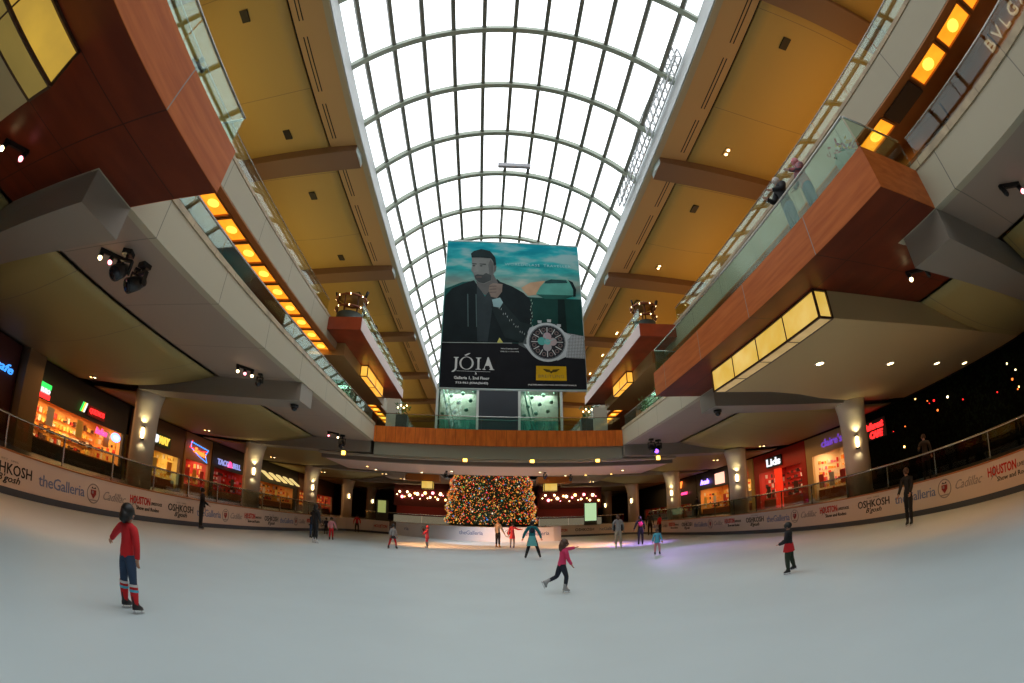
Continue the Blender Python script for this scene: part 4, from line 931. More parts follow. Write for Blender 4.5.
# coloured beams of the stage lights falling on the ice, then added warm spots
def pm(x, y, z): return (x * U, y * U, z * U + U0)
def beam(p, tgt, e, c, size): metre(spot('stage_beam', pm(*p), tgt, e * (1.4 if size == 95 else 7), c, size, .8, .12))
beam((13.4, 34.8, 6.3), (9.6, 18.0, 0), 130, (.60, .30, 1), 50); beam((13.0, 34.4, 6.3), (6.0, 30.5, 0), 900, (1, .40, .14), 56)
beam((-11.2, 35.4, 6.3), (-1.2, 30.5, 0), 900, (1, .40, .14), 56); beam((13.6, 34.0, 6.3), (9.0, 28.0, 0), 260, (.60, .30, 1), 60)
beam((-3.0, 42.2, 5.4), (0, 35.0, 0), 160, (.85, .9, 1), 70)
for (p, tgt, e) in (((-11.5, 8.7, 6.5), (-11.2, 7.0, 0), 170), ((-11.5, 19, 6.5), (-11.6, 13.5, 0), 150), ((-11.7, 28, 6.5), (-11.6, 20.5, 0), 130), ((13.5, 2.9, 6.5), (13.0, 4.5, 0), 220), ((13.5, 7.9, 6.5), (13.4, 9.5, 0), 200), ((13.5, 19.6, 6.5), (13.4, 16, 0), 150), ((-11.5, 3, 6.5), (-11.6, 3.0, 0), 170)):
    beam(p, tgt, e, (1, .38, .11), 95)  # wide warm spots added to brown the ice beside the boards
for sg, xs, xc in ((-1, -15.0, -21.4), (1, 16.8, 22.3)):
    for yc in ((22.8, 38.9, 54.6) if sg < 0 else (21.3, 37.0, 52.6)): spot('soffit_beam', (xs, yc - 5.5, 7.2), (xc, yc, 3.4), 150, (1, .72, .52), 44, .7, .1)  # spots without a fixture, added to brighten the columns

# far hanging light boxes on wood blocks seen beside the tree
for x0, x1, lb in ((-8.3, -5.9, 'left'), (6.7, 9.3, 'right')):
    o = MB().box(x0 - (1.6 if lb == 'left' else .2), x1 + (.2 if lb == 'left' else 1.4), 57.5, 60, 6.5, 7.31).build('hanging_wood_block', mat('orange_wood_block', (.5, .17, .03), .5), label='orange wood block under the far ceiling %s of the christmas tree' % lb, cat='panel')
    lightbox('small cream lit box hanging %s of the christmas tree' % lb, x0 + .5, x1 - .5, 57.0, 58.4, 5.45, 6.45, CREAMG, 2)

# kiosks with bulbs on the red bays
for (x, r, lb) in ((-10.1, 1.1, 'left'), (11.4, .9, 'right')):
    t = thing('round_kiosk', 'round dark red kiosk with bulb-lined rings on the %s red bay' % lb, 'kiosk', (x, 29.6, 14.5))
    MB().lathe([(r * .85, 0), (r * .95, .3), (r * .9, 1.0)], (0, 0, 0), 20).build('counter', mat('dark_kiosk', (.05, .06, .05), .5), t)
    for k in range(6):
        a = k * PI / 3 + .3; MB().tube([(r * .85 * math.cos(a), r * .85 * math.sin(a), 1.0), (r * .9 * math.cos(a), r * .9 * math.sin(a), 2.4)], .05, 6).build('post', mat('brown_post', (.15, .05, .02), .5), t)
    for z, rr_ in ((1.35, r), (2.2, r * 1.05)):
        rg = MB(); rg.tube([(rr_ * math.cos(q * PI / 12), rr_ * math.sin(q * PI / 12), z) for q in range(24)], .09, 6, closed=True); rg.build('ring', mat('dark_red_ring', (.24, .06, .02), .4), t)
        for k in range(8):
            a = k * PI / 4 + .2; MB().ball((rr_ * 1.02 * math.cos(a), rr_ * 1.02 * math.sin(a), z), .075, None, 6).build('bulb', WHITEL, t)
    MB().lathe([(r * .95, 2.3), (r * .7, 2.55), (.1, 2.65)], (0, 0, 0), 20).build('canopy', mat('tan_canopy', (.45, .26, .08), .5), t)
    ad = MB(); ad.tube([(r, -.3, 2.3), (r * 1.15, -.35, 2.75)], .12, 6); ad.tube([(-r, -.3, 2.3), (-r * 1.1, -.35, 2.7)], .07, 6); ad.build('speaker', BLACK, t)

# planter with red flowers on the right bay
t = thing('flower_planter', 'pale planter of red and yellow flowers on the right wooden bay', 'planter', (9.5, 6.2, Z2T))
MB().lathe([(.28, 0), (.42, .75), (.42, .8), (.36, .8)], (0, 0, 0), 8, smooth=False).build('pot', mat('pale_green_pot', (.42, .46, .36), .5), t)
for nm, m_, zz, cnt in (('foliage', mat('green_leaf', (.05, .14, .04), .6), .85, 60), ('red_flowers', mat('red_petal', (.45, .05, .06), .5), 1.05, 70), ('yellow_flowers', mat('yellow_petal', (.8, .45, .04), .5), .9, 40)):
    g = MB()
    for k in range(cnt):
        a = rnd.uniform(0, 2 * PI); r = rnd.uniform(0, .5); p = Vector((r * math.cos(a), r * math.sin(a) + (-.25 if nm[0] == 'y' else 0), zz + rnd.uniform(-.15, .2)))
        d1 = Vector((rnd.uniform(-.1, .1), rnd.uniform(-.1, .1), rnd.uniform(-.05, .1))); d2 = Vector((rnd.uniform(-.1, .1), rnd.uniform(-.1, .1), rnd.uniform(-.05, .1)))
        g.add([p, p + d1, p + d1 + d2, p + d2], [(0, 1, 2, 3)])
    o = g.build(nm, m_, t)
    if nm != 'foliage': o['label'] = nm.replace('_', ' ')
# plants and shrubs on the left and right galleries near the bridge
for x, y, lb in ((-10.4, 31.0, 'leafy green pot plant behind the left gallery glass, before the bridge'), (-10.5, 33.6, 'second leafy pot plant behind the left gallery glass, close to the bridge'), (12.3, 29.5, 'leafy pot plant behind the right gallery glass near the bridge'), (12.3, 33.2, 'pot plant behind the right gallery glass closest to the bridge')):
    t = thing('potted_plant', lb, 'plant', (x, y, Z2T)); MB().lathe([(.2, 0), (.3, .5), (.26, .5)], (0, 0, 0), 12).build('pot', mat('terracotta', (.3, .12, .06), .7), t)
    g = MB()
    for k in range(140):
        a = rnd.uniform(0, 2 * PI); r = rnd.uniform(.05, .65); z = .5 + rnd.uniform(0, 1.2); p = Vector((r * math.cos(a), r * math.sin(a), z)); q = p + Vector((rnd.uniform(-.2, .2), rnd.uniform(-.2, .2), rnd.uniform(0, .25)))
        g.add([p, p + Vector((.07, 0, .05)), q, p + Vector((-.02, .07, .05))], [(0, 1, 2), (0, 2, 3)])
    g.build('foliage', mat('mid_green_leaf', (.08, .22, .05), .6), t)

# ------------------------------------------------------------------ shops of the food court level
def shop(side, label, y0, y1, facade, oy, oz, inner, goods, light=90, lcol=(1, .6, .25), ztop=6.8, header=None, cat='shop'):
    """shop front on the left (side=-1, x=-28) or right (side=1, x=29) wall with a real lit room behind it"""
    x = -28.0 if side < 0 else 29.0; sg = side
    t = thing('shop', label, cat, (x, (y0 + y1) / 2, .95)); c = (y0 + y1) / 2
    a, b = oy[0] - c, oy[1] - c; za, zb = oz[0] - .95, oz[1] - .95; h = ztop - .95; L0, L1 = y0 - c, y1 - c
    w = MB(); d = sg * .3
    if a > L0: w.box(0, d, L0, a, 0, h)
    if b < L1: w.box(0, d, b, L1, 0, h)
    if za > 0: w.box(0, d, a, b, 0, za)
    w.box(0, d, a, b, zb, h, None)
    w.build('facade', facade, t)
    if header: MB().box(-sg * .05, -sg * .001, L0 + .02, L1 - .02, header[0] - .95, header[1] - .95).build('header_panel', header[2], t)
    r = MB(); D = sg * 4.0
    r.box(D, D + sg * .1, a - .1, b + .1, 0, zb + .4); r.box(d, D, a - .15, a - .1, 0, zb + .4); r.box(d, D, b + .1, b + .15, 0, zb + .4); r.box(d, D, a - .1, b + .1, zb + .4, zb + .5)
    r.build('inner_room', inner, t)
    MB().box(sg * .5, sg * 1.1, a + .1, b - .1, 0, max(.95, za + .1)).build('counter', mat('shop_counter', (.30, .10, .04), .4), t)
    g = MB(); k = 0
    for yy in [a + .3 + .42 * i for i in range(int((b - a - .4) / .42))]:
        for zz in (1.1, 1.7, 2.3, 2.9, 3.5):
            if zz > zb - .3: continue
            hgt = rnd.uniform(.15, .42); m_ = goods[rnd.randrange(len(goods))]
            g.box(D - sg * .35, D - sg * .02, yy, yy + rnd.uniform(.18, .36), zz, zz + hgt, m_)
    for xx in [sg * (.9 + .42 * i) for i in range(7)]:
        for zz in (.6, 1.15, 1.7, 2.25, 2.8, 3.35):
            if zz > zb - .3: continue
            g.box(xx, xx + sg * rnd.uniform(.18, .36), b + .02, b + .09, zz, zz + rnd.uniform(.18, .45), goods[rnd.randrange(len(goods))])
    g.build('wall_display', None, t)
    ps = MB()
    if oz[1] - oz[0] > 2.5:
        for q in range(3): yy = a + (b - a) * (.18 + .32 * q); ps.box(sg * .25, sg * .30, yy - .35, yy + .35, max(za, 0) + 1.1, max(za, 0) + 2.3, goods[(q * 2 + int(y0)) % len(goods)])
        ps.build('window_poster', None, t)
    for q in range(3):
        yy = a + (b - a) * (q + .5) / 3; l = MB(); l.lathe([(.14, -.02), (.14, -.06)], (sg * 1.6, yy, zb + .4), 10); l.build('ceiling_lamp', WHITEL, t)
    area('shop_lamp', (x + sg * 1.8, c + (a + b) / 2, .95 + zb + .25), 1.6, (b - a) * .8, light * (b - a) / 6, lcol)
    return t
def sign(t_label, x, y, z, side, w, h, m, cat='sign', back=None, bw=None, text=None, name='shop_sign', shear=0, bold=.02, lines=None, depth=.05, spacing=1.0):
    """illuminated sign fixed to the wall; text faces the rink"""
    t = thing(name, t_label, cat, (x, y, z)); xd = (0, 1, 0) if side < 0 else (0, -1, 0); n = 1 if side < 0 else -1
    if back: MB().box(0, n * .12, -(bw or w) / 2 - .15, (bw or w) / 2 + .15, -h / 2 - .15, h / 2 + .15).build('backing', back, t)
    if text: place(text_mesh(text, w, h, m, depth=depth, shear=shear, bold=bold, spacing=spacing), 'lettering', (x + n * .14, y, z), xd, t)
    return t
def G(n_, c, s): return glow(n_, c, s)
NB = G('neon_blue', (.05, .3, .9), 1.6); NR = G('neon_red', (1, .02, .02), 2.4); NP = G('neon_pink', (1, .05, .2), 2.6); NW = G('sign_white', (.9, .95, 1), 1.1); NG = G('neon_green', (.03, .8, .12), 1.3); NY = G('sign_yellow', (1, .7, .08), 1.1); NPU = G('sign_purple', (.14, .05, .42), 1.1); NO = G('neon_orange', (1, .2, .03), 2.4)
REDG = mat('goods_red', (.6, .04, .03), .5); ORG = mat('goods_orange', (.8, .35, .05), .5); WHG = mat('goods_white', (.75, .7, .6), .5); DKG = mat('goods_dark', (.08, .04, .03), .5); YLG = mat('goods_yellow', (.8, .6, .15), .5); PKG = mat('goods_pink', (.7, .2, .3), .5); BLG = mat('goods_blue', (.1, .2, .5), .5)
GOODS = [REDG, ORG, WHG, DKG, YLG]
ORI = mat('orange_shop_room', (.85, .42, .12), .6); YEI = mat('yellow_shop_room', (.8, .6, .2), .6); REI = mat('red_shop_room', (.6, .06, .04), .6); CRI = mat('cream_shop_room', (.8, .68, .45), .6)
DKF = mat('dark_shop_facade', (.035, .03, .022), .5); REDF = mat('red_shop_facade', (.55, .03, .015), .45); CRF = mat('cream_shop_facade', (.62, .42, .18), .5); BRF = mat('brown_shop_facade', (.16, .07, .03), .5); ORF = mat('orange_shop_facade', (.42, .20, .06), .5)
# left side
shop(-1, 'dark red cafe front with blue neon at the edge of the view', 3, 15.2, mat('dark_red_facade', (.10, .015, .01), .5), (6.5, 13), (1.0, 3.2), mat('dim_room', (.12, .05, .03), .6), [DKG, REDG], 12)
sign('blue neon cafe lettering on the dark wall', -27.95, 13.9, 5.1, -1, 1.7, .55, NB, text='cafe', shear=.3)
MB().box(-28.3, -27.0, 15.4, 17.0, .95, 6.9).build('wall_pier', mat('tan_pier', (.30, .19, .09), .6), None, label='broad tan pier between the cafe and the orange food counters', cat='pier')
shop(-1, 'food court block with a long glowing orange opening and dark header', 17.2, 27.6, DKF, (17.4, 27.3), (1.9, 4.45), ORI, GOODS, 330)
sg_ = sign('small green, white and red lit sign on the dark header', -27.9, 18.0, 5.0, -1, .9, .3, NW, text='EURO', back=None)
MB().box(0, .1, -.55, .55, .18, .48).build('green_panel', NG, sg_); MB().box(0, .1, -.55, .55, -.5, -.2).build('red_panel', NR, sg_); MB().box(0, .04, -.55, .55, -.2, .18).build('backing', mat('pale_sign', (.4, .5, .5), .5), sg_)
s2 = sign('red lit sign with a yellow and green slanted emblem', -27.9, 23.6, 5.1, -1, 1.7, .42, NR, back=mat('dark_red_back', (.25, .01, .01), .5), text='QUIZNOS', bold=.03)
for k, m_ in enumerate((NG, NY, NW)): mb = MB(); mb.extr([(-1.9 + .18 * k, -.3), (-1.75 + .18 * k, -.3), (-1.5 + .18 * k, .4), (-1.65 + .18 * k, .4)], .1, .16, lambda u, v, w: (w, u, v)); mb.build('slanted_stripe', m_, s2)
sign('pink neon script inside the orange food counter', -27.8, 24.3, 3.95, -1, 1.35, .5, NP, text='Italian', shear=.3)
o = thing('shop_sign', 'blue and white oval lit sign at the end of the food counter', 'sign', (-27.8, 26.2, 3.95)); mb = MB(); mb.ball((0, 0, 0), .5, None, 20, (.12, 1.2, .7)); mb.build('oval', G('oval_blue', (.25, .4, 1), 2.4), o); mb = MB(); mb.ball((.06, 0, 0), .3, None, 16, (.1, 1.3, .6)); mb.build('oval_centre', NW, o)
shop(-1, 'yellow lit sandwich counter past the stone column', 28.2, 36.2, BRF, (28.6, 35.8), (1.2, 4.1), YEI, [YLG, WHG, ORG], 200, (1, .7, .3))
s3 = thing('shop_sign', 'sandwich shop sign, half white and half yellow letters', 'sign', (-27.9, 32.0, 5.1)); place(text_mesh('SUB', 1.5, .7, NW, depth=.05, bold=.04, shear=.2), 'lettering', (-27.76, 31.1, 5.12), (0, 1, 0), s3); place(text_mesh('WAY', 1.6, .7, NY, depth=.05, bold=.04, shear=.2), 'lettering', (-27.76, 32.75, 5.12), (0, 1, 0), s3)
MB().box(-.02, .08, -1.8, 1.8, -.55, .55).build('backing', mat('dark_green_back', (.02, .05, .02), .5), s3)
shop(-1, 'orange and red snack counter under the neon emblem', 36.4, 41.4, ORF, (36.8, 41.0), (1.2, 4.3), REI, [REDG, WHG, ORG, YLG], 170, (1, .65, .4))
s4 = thing('neon_emblem', 'red neon script inside a blue neon outline', 'sign', (-27.9, 38.8, 5.25)); nb = MB(); nb.tube([(.12, -1.7, .75), (.12, 1.6, .45), (.12, 1.1, -.1), (.12, 1.5, -.8), (.12, -.2, -.35), (.12, -1.6, .2)], .06, 6, closed=True); nb.build('outline', NB, s4)
nb = MB(); nb.tube([(.14, -1.5, .9), (.14, -1.9, .2), (.14, .3, .1), (.14, 1.3, .3)], .05, 6); nb.build('upper_stroke', NR, s4); place(text_mesh('Sonic', 2.3, .55, NO, depth=.05, bold=.03, shear=.3), 'lettering', (-27.74, 38.8, 5.25), (0, 1, -.12), s4, upd=(0, .12, 1))
shop(-1, 'dark taco counter with pale blue letters and red display', 41.6, 52, DKF, (42.2, 51.4), (1.2, 4.3), REI, [REDG, PKG, WHG, DKG], 60, (1, .4, .3))
s5 = sign('pale blue taco shop letters with a pink bell', -27.9, 45.0, 5.0, -1, 5.2, .62, G('pale_blue_letters', (.35, .4, .9), .8), text='TACO   BELL', bold=.03); nb = MB(); nb.lathe([(.05, .35), (.22, .2), (.28, -.2), (.36, -.3)], (.15, .05, 0), 12); nb.build('bell', NP, s5)
shop(-1, 'dark restaurant front with lit white awnings', 52.3, 66, DKF, (53, 65), (1.2, 4.2), ORI, GOODS, 60)
for k in range(5):
    y = 54 + 2.3 * k; mb = MB(); mb.extr([(0, 5.6), (1.3, 4.7), (1.3, 4.55), (0, 5.4)], y - .6, y + .6, lambda u, v, w: (-27.99 + u, w, v)); mb.build('awning', G('lit_awning', (1, .75, .28), .8), None, label='small lit cream awning over the dark restaurant on the left', cat='awning', group='lit awnings of the dark restaurant')
shop(-1, 'reddish shop front far along the left wall', 66.3, 84, BRF, (67, 83), (1.2, 4.2), REI, GOODS, 120)
# right side
shop(1, 'cream and yellow accessories shop with purple letters', 28.2, 34.9, CRF, (29.2, 34.0), (1.0, 5.1), CRI, [REDG, PKG, WHG, ORG], 260, (1, .6, .3))
sign('purple lit letters above the cream accessories shop', 28.95, 30.7, 5.95, 1, 2.9, .72, NPU, text="claire's", bold=.008, shear=.1)
shop(1, 'bright red hat shop with dark window and black sign', 35.0, 44.6, REDF, (35.8, 43.6), (1.0, 4.9), REI, [DKG, REDG, WHG, DKG], 170, (1, .5, .3))
sign('white hat shop letters on a black sign box', 28.95, 40.3, 5.75, 1, 2.6, .8, NW, text='Lids', bold=.03, back=BLACK)
MB().box(28.4, 28.9, 39.0, 39.7, .95, 4.9).build('wall_pillar', G('red_lit_pillar', (1, .04, .01), .8), None, label='glowing red pillar in the middle of the hat shop window', cat='pillar')
shop(1, 'yellow lit shop with red sign between hat shop and dark cinema front', 44.8, 50.0, YEI, (45.4, 49.4), (1.0, 4.7), YEI, [REDG, ORG, WHG], 150, (1, .7, .3))
sign('small red lit sign above the yellow shop', 28.95, 47.0, 5.3, 1, 1.8, .45, NR, text='SHOES', bold=.03)
shop(1, 'dark front with blue neon and warm posters', 50.2, 60.0, DKF, (50.8, 59.4), (1.2, 4.6), ORI, GOODS, 150)
sign('blue purple neon word on the dark front', 28.95, 57.0, 5.6, 1, 2.6, .7, G('violet_neon', (.3, .2, 1), 4), text='Arcade', shear=.3); MB().box(28.85, 28.99, 51.6, 54.0, 4.9, 6.3).build('poster', G('pinkish_poster', (1, .55, .4), 1.4), None, label='pinkish lit poster on the dark front beside blue neon', cat='poster')
shop(1, 'black front with slanted orange neon strokes', 60.2, 84, DKF, (62, 83), (1.2, 3.0), REI, GOODS, 30)
sign('orange neon script on the black front', 28.95, 67.0, 6.0, 1, 5.0, 1.0, NO, text='Bar Grill', shear=.5); sign('small red neon word low on the black front', 28.95, 64.0, 4.6, 1, 2.2, .4, NP, text='OPEN', shear=.2)
# end wall shops at Y = 70
for x0, x1, lb in ((-14, -5.5, 'left'), (8.2, 18, 'right')):
    t = thing('shop', 'red shop front with a string of white lamps %s of the tree' % lb, 'shop', ((x0 + x1) / 2, 71.6, .95)); hw_ = (x1 - x0) / 2
    MB().box(-hw_, hw_, 0, .3, 2.6, 6.3).build('facade', mat('dim_red_facade', (.09, .008, .006), .6), t); MB().box(-hw_, hw_, 2.6, 2.8, 0, 6).build('back_wall', mat('dim_red_room', (.25, .03, .02), .6), t); MB().box(-hw_, hw_, .2, .8, 0, 1.1).build('counter', G('lit_white_counter', (1, .8, .6), .25), t)
    lamp_c = [WHITEL, WHITEL, PINKL, WARML]
    for k in range(20): MB().ball((-hw_ + .5 + (2 * hw_ - 1) * k / 19, -.15, 4.3 + .5 * math.sin(k * 1.9)), .09 + .07 * (k % 3), None, 8).build('string_lamp', lamp_c[k % 4], t)
    area('shop_lamp', ((x0 + x1) / 2, 73, 5.6), 7, 1.4, 40, (1, .4, .2))
t = thing('menu_board', 'upright pale green lit board beyond the rink on the right', 'sign', (14.5, 64, .95)); MB().box(-.8, .8, -.1, .1, .6, 3.1).build('lit_panel', G('pale_green_panel', (.6, .9, .5), .7), t); MB().box(-.9, .9, .1, .2, 0, 3.2).build('frame', DKF, t)
t = thing('menu_board', 'upright greenish lit board beyond the rink on the left', 'sign', (-14.2, 64, .95)); MB().box(-.55, .55, -.1, .1, 1.2, 2.9).build('lit_panel', G('yellow_green_panel', (.7, .8, .25), .35), t); MB().box(-.9, .9, .1, .2, 0, 3.0).build('frame', DKF, t)

# dark jungle front on the right
t = thing('themed_restaurant', 'black restaurant front covered in dark leaves and tiny red lights', 'shop', (29.0, 15.5, .95))
MB().box(0, .4, -12.3, 12.3, 0, 5.9).build('facade', mat('black_green_wall', (.003, .004, .003), .9, spec=.1), t)
g = MB()
for k in range(2600):
    p = Vector((-rnd.uniform(.02, .45), rnd.uniform(-12.2, 12.2), rnd.uniform(1.2, 5.85))); a = rnd.uniform(0, 2 * PI); l = rnd.uniform(.12, .34); d = Vector((-.06, math.cos(a) * l, math.sin(a) * l - .1)); s_ = Vector((-.03, -math.sin(a), math.cos(a))) * l * .28
    g.add([p, p + d * .5 + s_, p + d, p + d * .5 - s_], [(0, 1, 2, 3)])
g.build('foliage', mat('black_leaf', (.006, .012, .005), .9, spec=.1), t)
for k in range(26):
    m_ = [NR, WARML, NO, WHITEL, NR][k % 5]; MB().ball((-.5, rnd.uniform(-11.8, 11.8), rnd.uniform(2.2, 5.6)), rnd.choice((.04, .05, .08)), None, 6).build('tiny_light', m_, t)
s6 = thing('shop_sign', 'glowing red jungle restaurant lettering in two lines', 'sign', (28.4, 24.9, 5.45)); place(text_mesh('rainforest', 2.6, .55, NR, depth=.06, bold=.05, shear=.2), 'lettering', (28.3, 24.9, 5.78), (0, -1, 0), s6); place(text_mesh('CAFE', 1.5, .55, NR, depth=.06, bold=.05, shear=.2), 'lettering', (28.3, 24.5, 5.1), (0, -1, 0), s6)
MB().box(-.06, .0, -1.5, 1.5, -.7, .75).build('backing', BLACK, s6)
# BVLG letters on the upper right store wall
bs = thing('shop_sign', 'pale metal jeweller letters on the orange wall of the right gallery', 'sign', (15.6, .6, 12.35)); place(text_mesh('BVLGARI', 4.4, .5, G('lit_pale_letters', (1, .75, .45), .30), depth=.05, spacing=1.5), 'lettering', (15.62, -1.75, 12.7), (0, -1, 0), bs)
# store windows along both galleries: dark framed panes, lit interior put into a glowing colour
for sg, x, ys in ((-1, -13.9, (8.5, 14.6, 20.8, 27.0, 32.8)), (1, 15.7, (6.6, 12.6, 18.8, 25.0, 31.2))):
    for i, y in enumerate(ys):
        o = thing('store_window', 'lit store window number %s along the %s middle gallery' % (['one', 'two', 'three', 'four', 'five'][i], 'left' if sg < 0 else 'right'), 'window', (x, y, 9.1))
        MB().box(-sg * .01, -sg * .05, -2.3, 2.3, .3, 3.2).build('lit_glass', glow('warm_store_light_%d' % (i % 3), [(1, .6, .25), (.9, .55, .35), (1, .5, .15)][i % 3], .35, (.08, .04, .03), 1.2), o)
        f = MB()
        for yy in (-2.35, -.8, .8, 2.35): f.box(-sg * .0, -sg * .12, yy - .06, yy + .06, .2, 3.3)
        for zz in (.25, 3.25): f.box(-sg * .0, -sg * .12, -2.35, 2.35, zz - .06, zz + .06)
        f.build('frame', FRAMEB, o)

# ------------------------------------------------------------------ people
SKIN = {'tan': mat('skin_tan', (.50, .27, .17), .55), 'pale': mat('skin_pale', (.62, .38, .28), .55), 'brown': mat('skin_brown', (.26, .13, .08), .55)}
def cloth(nm, c): return mat('cloth_' + nm, c, .85, noise=.12, nscale=9)
def skin_mesh(joints, edges, root):
    me = bpy.data.meshes.new('sk'); me.from_pydata([j[0] for j in joints], edges, []); o = bpy.data.objects.new('sk', me); COL.objects.link(o)
    md = o.modifiers.new('skin', 'SKIN'); md.use_smooth_shade = True; md.branch_smoothing = .4
    sv = me.skin_vertices[0].data
    for i, j in enumerate(joints):
        r = j[1] if isinstance(j[1], tuple) else (j[1], j[1]); sv[i].radius = r; sv[i].use_root = (i == root)
    ss = o.modifiers.new('sub', 'SUBSURF'); ss.levels = 1; ss.render_levels = 1
    dg = bpy.context.evaluated_depsgraph_get(); dg.update(); out = bpy.data.meshes.new_from_object(o.evaluated_get(dg))
    bpy.data.objects.remove(o); bpy.data.meshes.remove(me); return out
def V(*a): return Vector(a)
def person(label, x, y, z, rz, h, pose=None, top=None, bottom=None, shoes=None, hair=None, skin='tan', child=False, hairlen=0, skirt=None, extra=None, skates=True, female=False, helmet=False, bootc=None, warm=None, group=None, thick=1.0, cuffs=None):
    P = dict(armL=(V(-.25, .05, -1), V(-.1, .25, -1)), armR=(V(.25, .05, -1), V(.1, .25, -1)), legL=(V(-.08, .0, -1), V(-.02, -.02, -1)), legR=(V(.08, 0, -1), V(.02, -.02, -1)), lean=V(0, .03, 1), head=V(0, .02, 1)); P.update(pose or {})
    t = metre(thing('person', label, 'person', (x, y, z), rz, group))
    lift = .075 / h * 1.0 if skates else .02
    hs = 1.22 if child else 1.0; k = thick
    J = []; E = []; seg = []
    def add(p, r, par=None, reg=None):
        J.append((Vector(p), r)); i = len(J) - 1
        if par is not None: E.append((par, i)); seg.append((par, i, reg))
        return i
    ll = .245 if not child else .225
    legs = {}
    for s_, nm in ((-1, 'legL'), (1, 'legR')):
        a, b = P[nm][0].normalized() * ll, P[nm][1].normalized() * ll; legs[nm] = (a, b)
    drop = min(a.z + b.z for a, b in legs.values()); hipz = -drop + .045 + lift
    pel = V(0, 0, hipz + .03); ln = P['lean'].normalized(); tl = .30 if not child else .275
    i0 = add(pel, (.085 * k, .065 * k)); i1 = add(pel + ln * tl * .35, (.075 * k, .058 * k), i0, 'torso'); i2 = add(pel + ln * tl * .72, (.088 * k, .062 * k), i1, 'torso'); i3 = add(pel + ln * tl * .97, (.060 * k, .045 * k), i2, 'torso')
    hd = P['head'].normalized(); nk = pel + ln * tl * 1.12; i4 = add(nk, .028 * (1.1 if not child else 1), i3, 'neck'); hc = nk + hd * .065 * hs
    i5 = add(nk + hd * .030 * hs, (.038 * hs, .040 * hs), i4, 'head'); i6 = add(hc + hd * .01, (.050 * hs, .056 * hs), i5, 'head'); i7 = add(hc + hd * .048 * hs, (.042 * hs, .048 * hs), i6, 'head')
    hands = []
    sh = pel + ln * tl * .93; ul = .165 if not child else .15; fl_ = .145 if not child else .13
    for s_, nm in ((-1, 'armL'), (1, 'armR')):
        a, b = P[nm][0].normalized() * ul, P[nm][1].normalized() * fl_
        ps = sh + V(s_ * (.098 if female or child else .112) * k, 0, 0); j1 = add(ps, .040 * k, i3, 'torso'); j2 = add(ps + a, .028 * k, j1, 'arm'); j3 = add(ps + a + b, .019 * k, j2, 'arm')
        d = b.normalized(); side = d.cross(V(0, 1, 0) if abs(d.y) < .8 else V(0, 0, 1)).normalized(); pn = d.cross(side)
        pw = ps + a + b; j4 = add(pw + d * .035, (.019, .012), j3, 'hand')
        for q in range(4):
            off = side * (.013 * (q - 1.5)); Lf = (.032, .038, .036, .028)[q]
            f1 = add(pw + d * (.052) + off, .0062, j4, 'hand'); f2 = add(pw + d * (.052 + Lf * .6) + off - pn * .004, .0056, f1, 'hand'); add(pw + d * (.052 + Lf) + off - pn * .012, .0045, f2, 'hand')
        ts = side * (-s_); f1 = add(pw + d * .018 + ts * .024, .0068, j4, 'hand'); add(pw + d * .040 + ts * .036 - pn * .006, .0055, f1, 'hand')
        hands.append(pw)
    feet = []
    for s_, nm in ((-1, 'legL'), (1, 'legR')):
        a, b = legs[nm]; hp = pel + V(s_ * .048, 0, -.03); j1 = add(hp, .062 * k, i0, 'hip'); j2 = add(hp + a * .55, .050 * k, j1, 'thigh'); j3 = add(hp + a, .038 * k, j2, 'thigh'); j4 = add(hp + a + b * .45, .036 * k, j3, 'shin'); j5 = add(hp + a + b, .024 * k, j4, 'shin')
        ank = hp + a + b; bd = b.normalized(); fwd = V(0, 1, 0); fwd = (fwd - bd * fwd.dot(bd)); fwd = V(0, 1, 0) if fwd.length < .2 else fwd.normalized()
        j6 = add(ank + bd * .026 + fwd * .06, .017, j5, 'foot'); feet.append((ank, bd, fwd))
    J = [((p * h), (tuple(q * h for q in r) if isinstance(r, tuple) else r * h)) for p, r in J]
    me = skin_mesh(J, E, 0)
    body = bpy.data.objects.new('body', me); COL.objects.link(body); body.parent = t; me.materials.clear(); me.materials.append(SKIN[skin])
    # classify faces by nearest bone
    import numpy as np
    fc = np.array([tuple(p.center) for p in me.polygons]); best = np.full(len(fc), 1e9); reg = np.zeros(len(fc), int); names = ['torso', 'neck', 'head', 'arm', 'hand', 'hip', 'thigh', 'shin', 'foot']; par = np.zeros(len(fc))
    for (a, b, r) in seg:
        A, B = np.array(J[a][0]), np.array(J[b][0]); ab = B - A; tt = np.clip(((fc - A) @ ab) / (ab @ ab), 0, 1); dd = np.linalg.norm(fc - (A + tt[:, None] * ab), axis=1)
        ra = J[b][1][0] if isinstance(J[b][1], tuple) else J[b][1]; dd = dd - ra * .6
        m_ = dd < best; best[m_] = dd[m_]; reg[m_] = names.index(r); par[m_] = tt[m_]
    hipz_w = (pel.z + .01) * h
    def patch(nm, regs, m_, off, cond=None):
        keep = [p for i, p in enumerate(me.polygons) if names[reg[i]] in regs and (cond is None or cond(fc[i], names[reg[i]], par[i]))]
        if not keep: return None
        idx = {}; vs = []; fs = []
        for p in keep:
            f = []
            for v in p.vertices:
                if v not in idx: idx[v] = len(vs); vv = me.vertices[v]; vs.append(vv.co + vv.normal * off * h)
                f.append(idx[v])
            fs.append(f)
        mb = MB(); mb.add(vs, fs, None, True); return mb.build(nm, m_, t)
    wl = (pel.z + .015) * h
    if top: patch('jacket', ('torso', 'arm', 'hip'), top, .010, lambda c, r, q: not (r == 'hip' and c[2] < wl - .03 * h) and not (r == 'torso' and c[2] < wl - .04 * h))
    if bottom: patch('trousers', ('torso', 'hip', 'thigh', 'shin'), bottom, .006, lambda c, r, q: c[2] < wl)
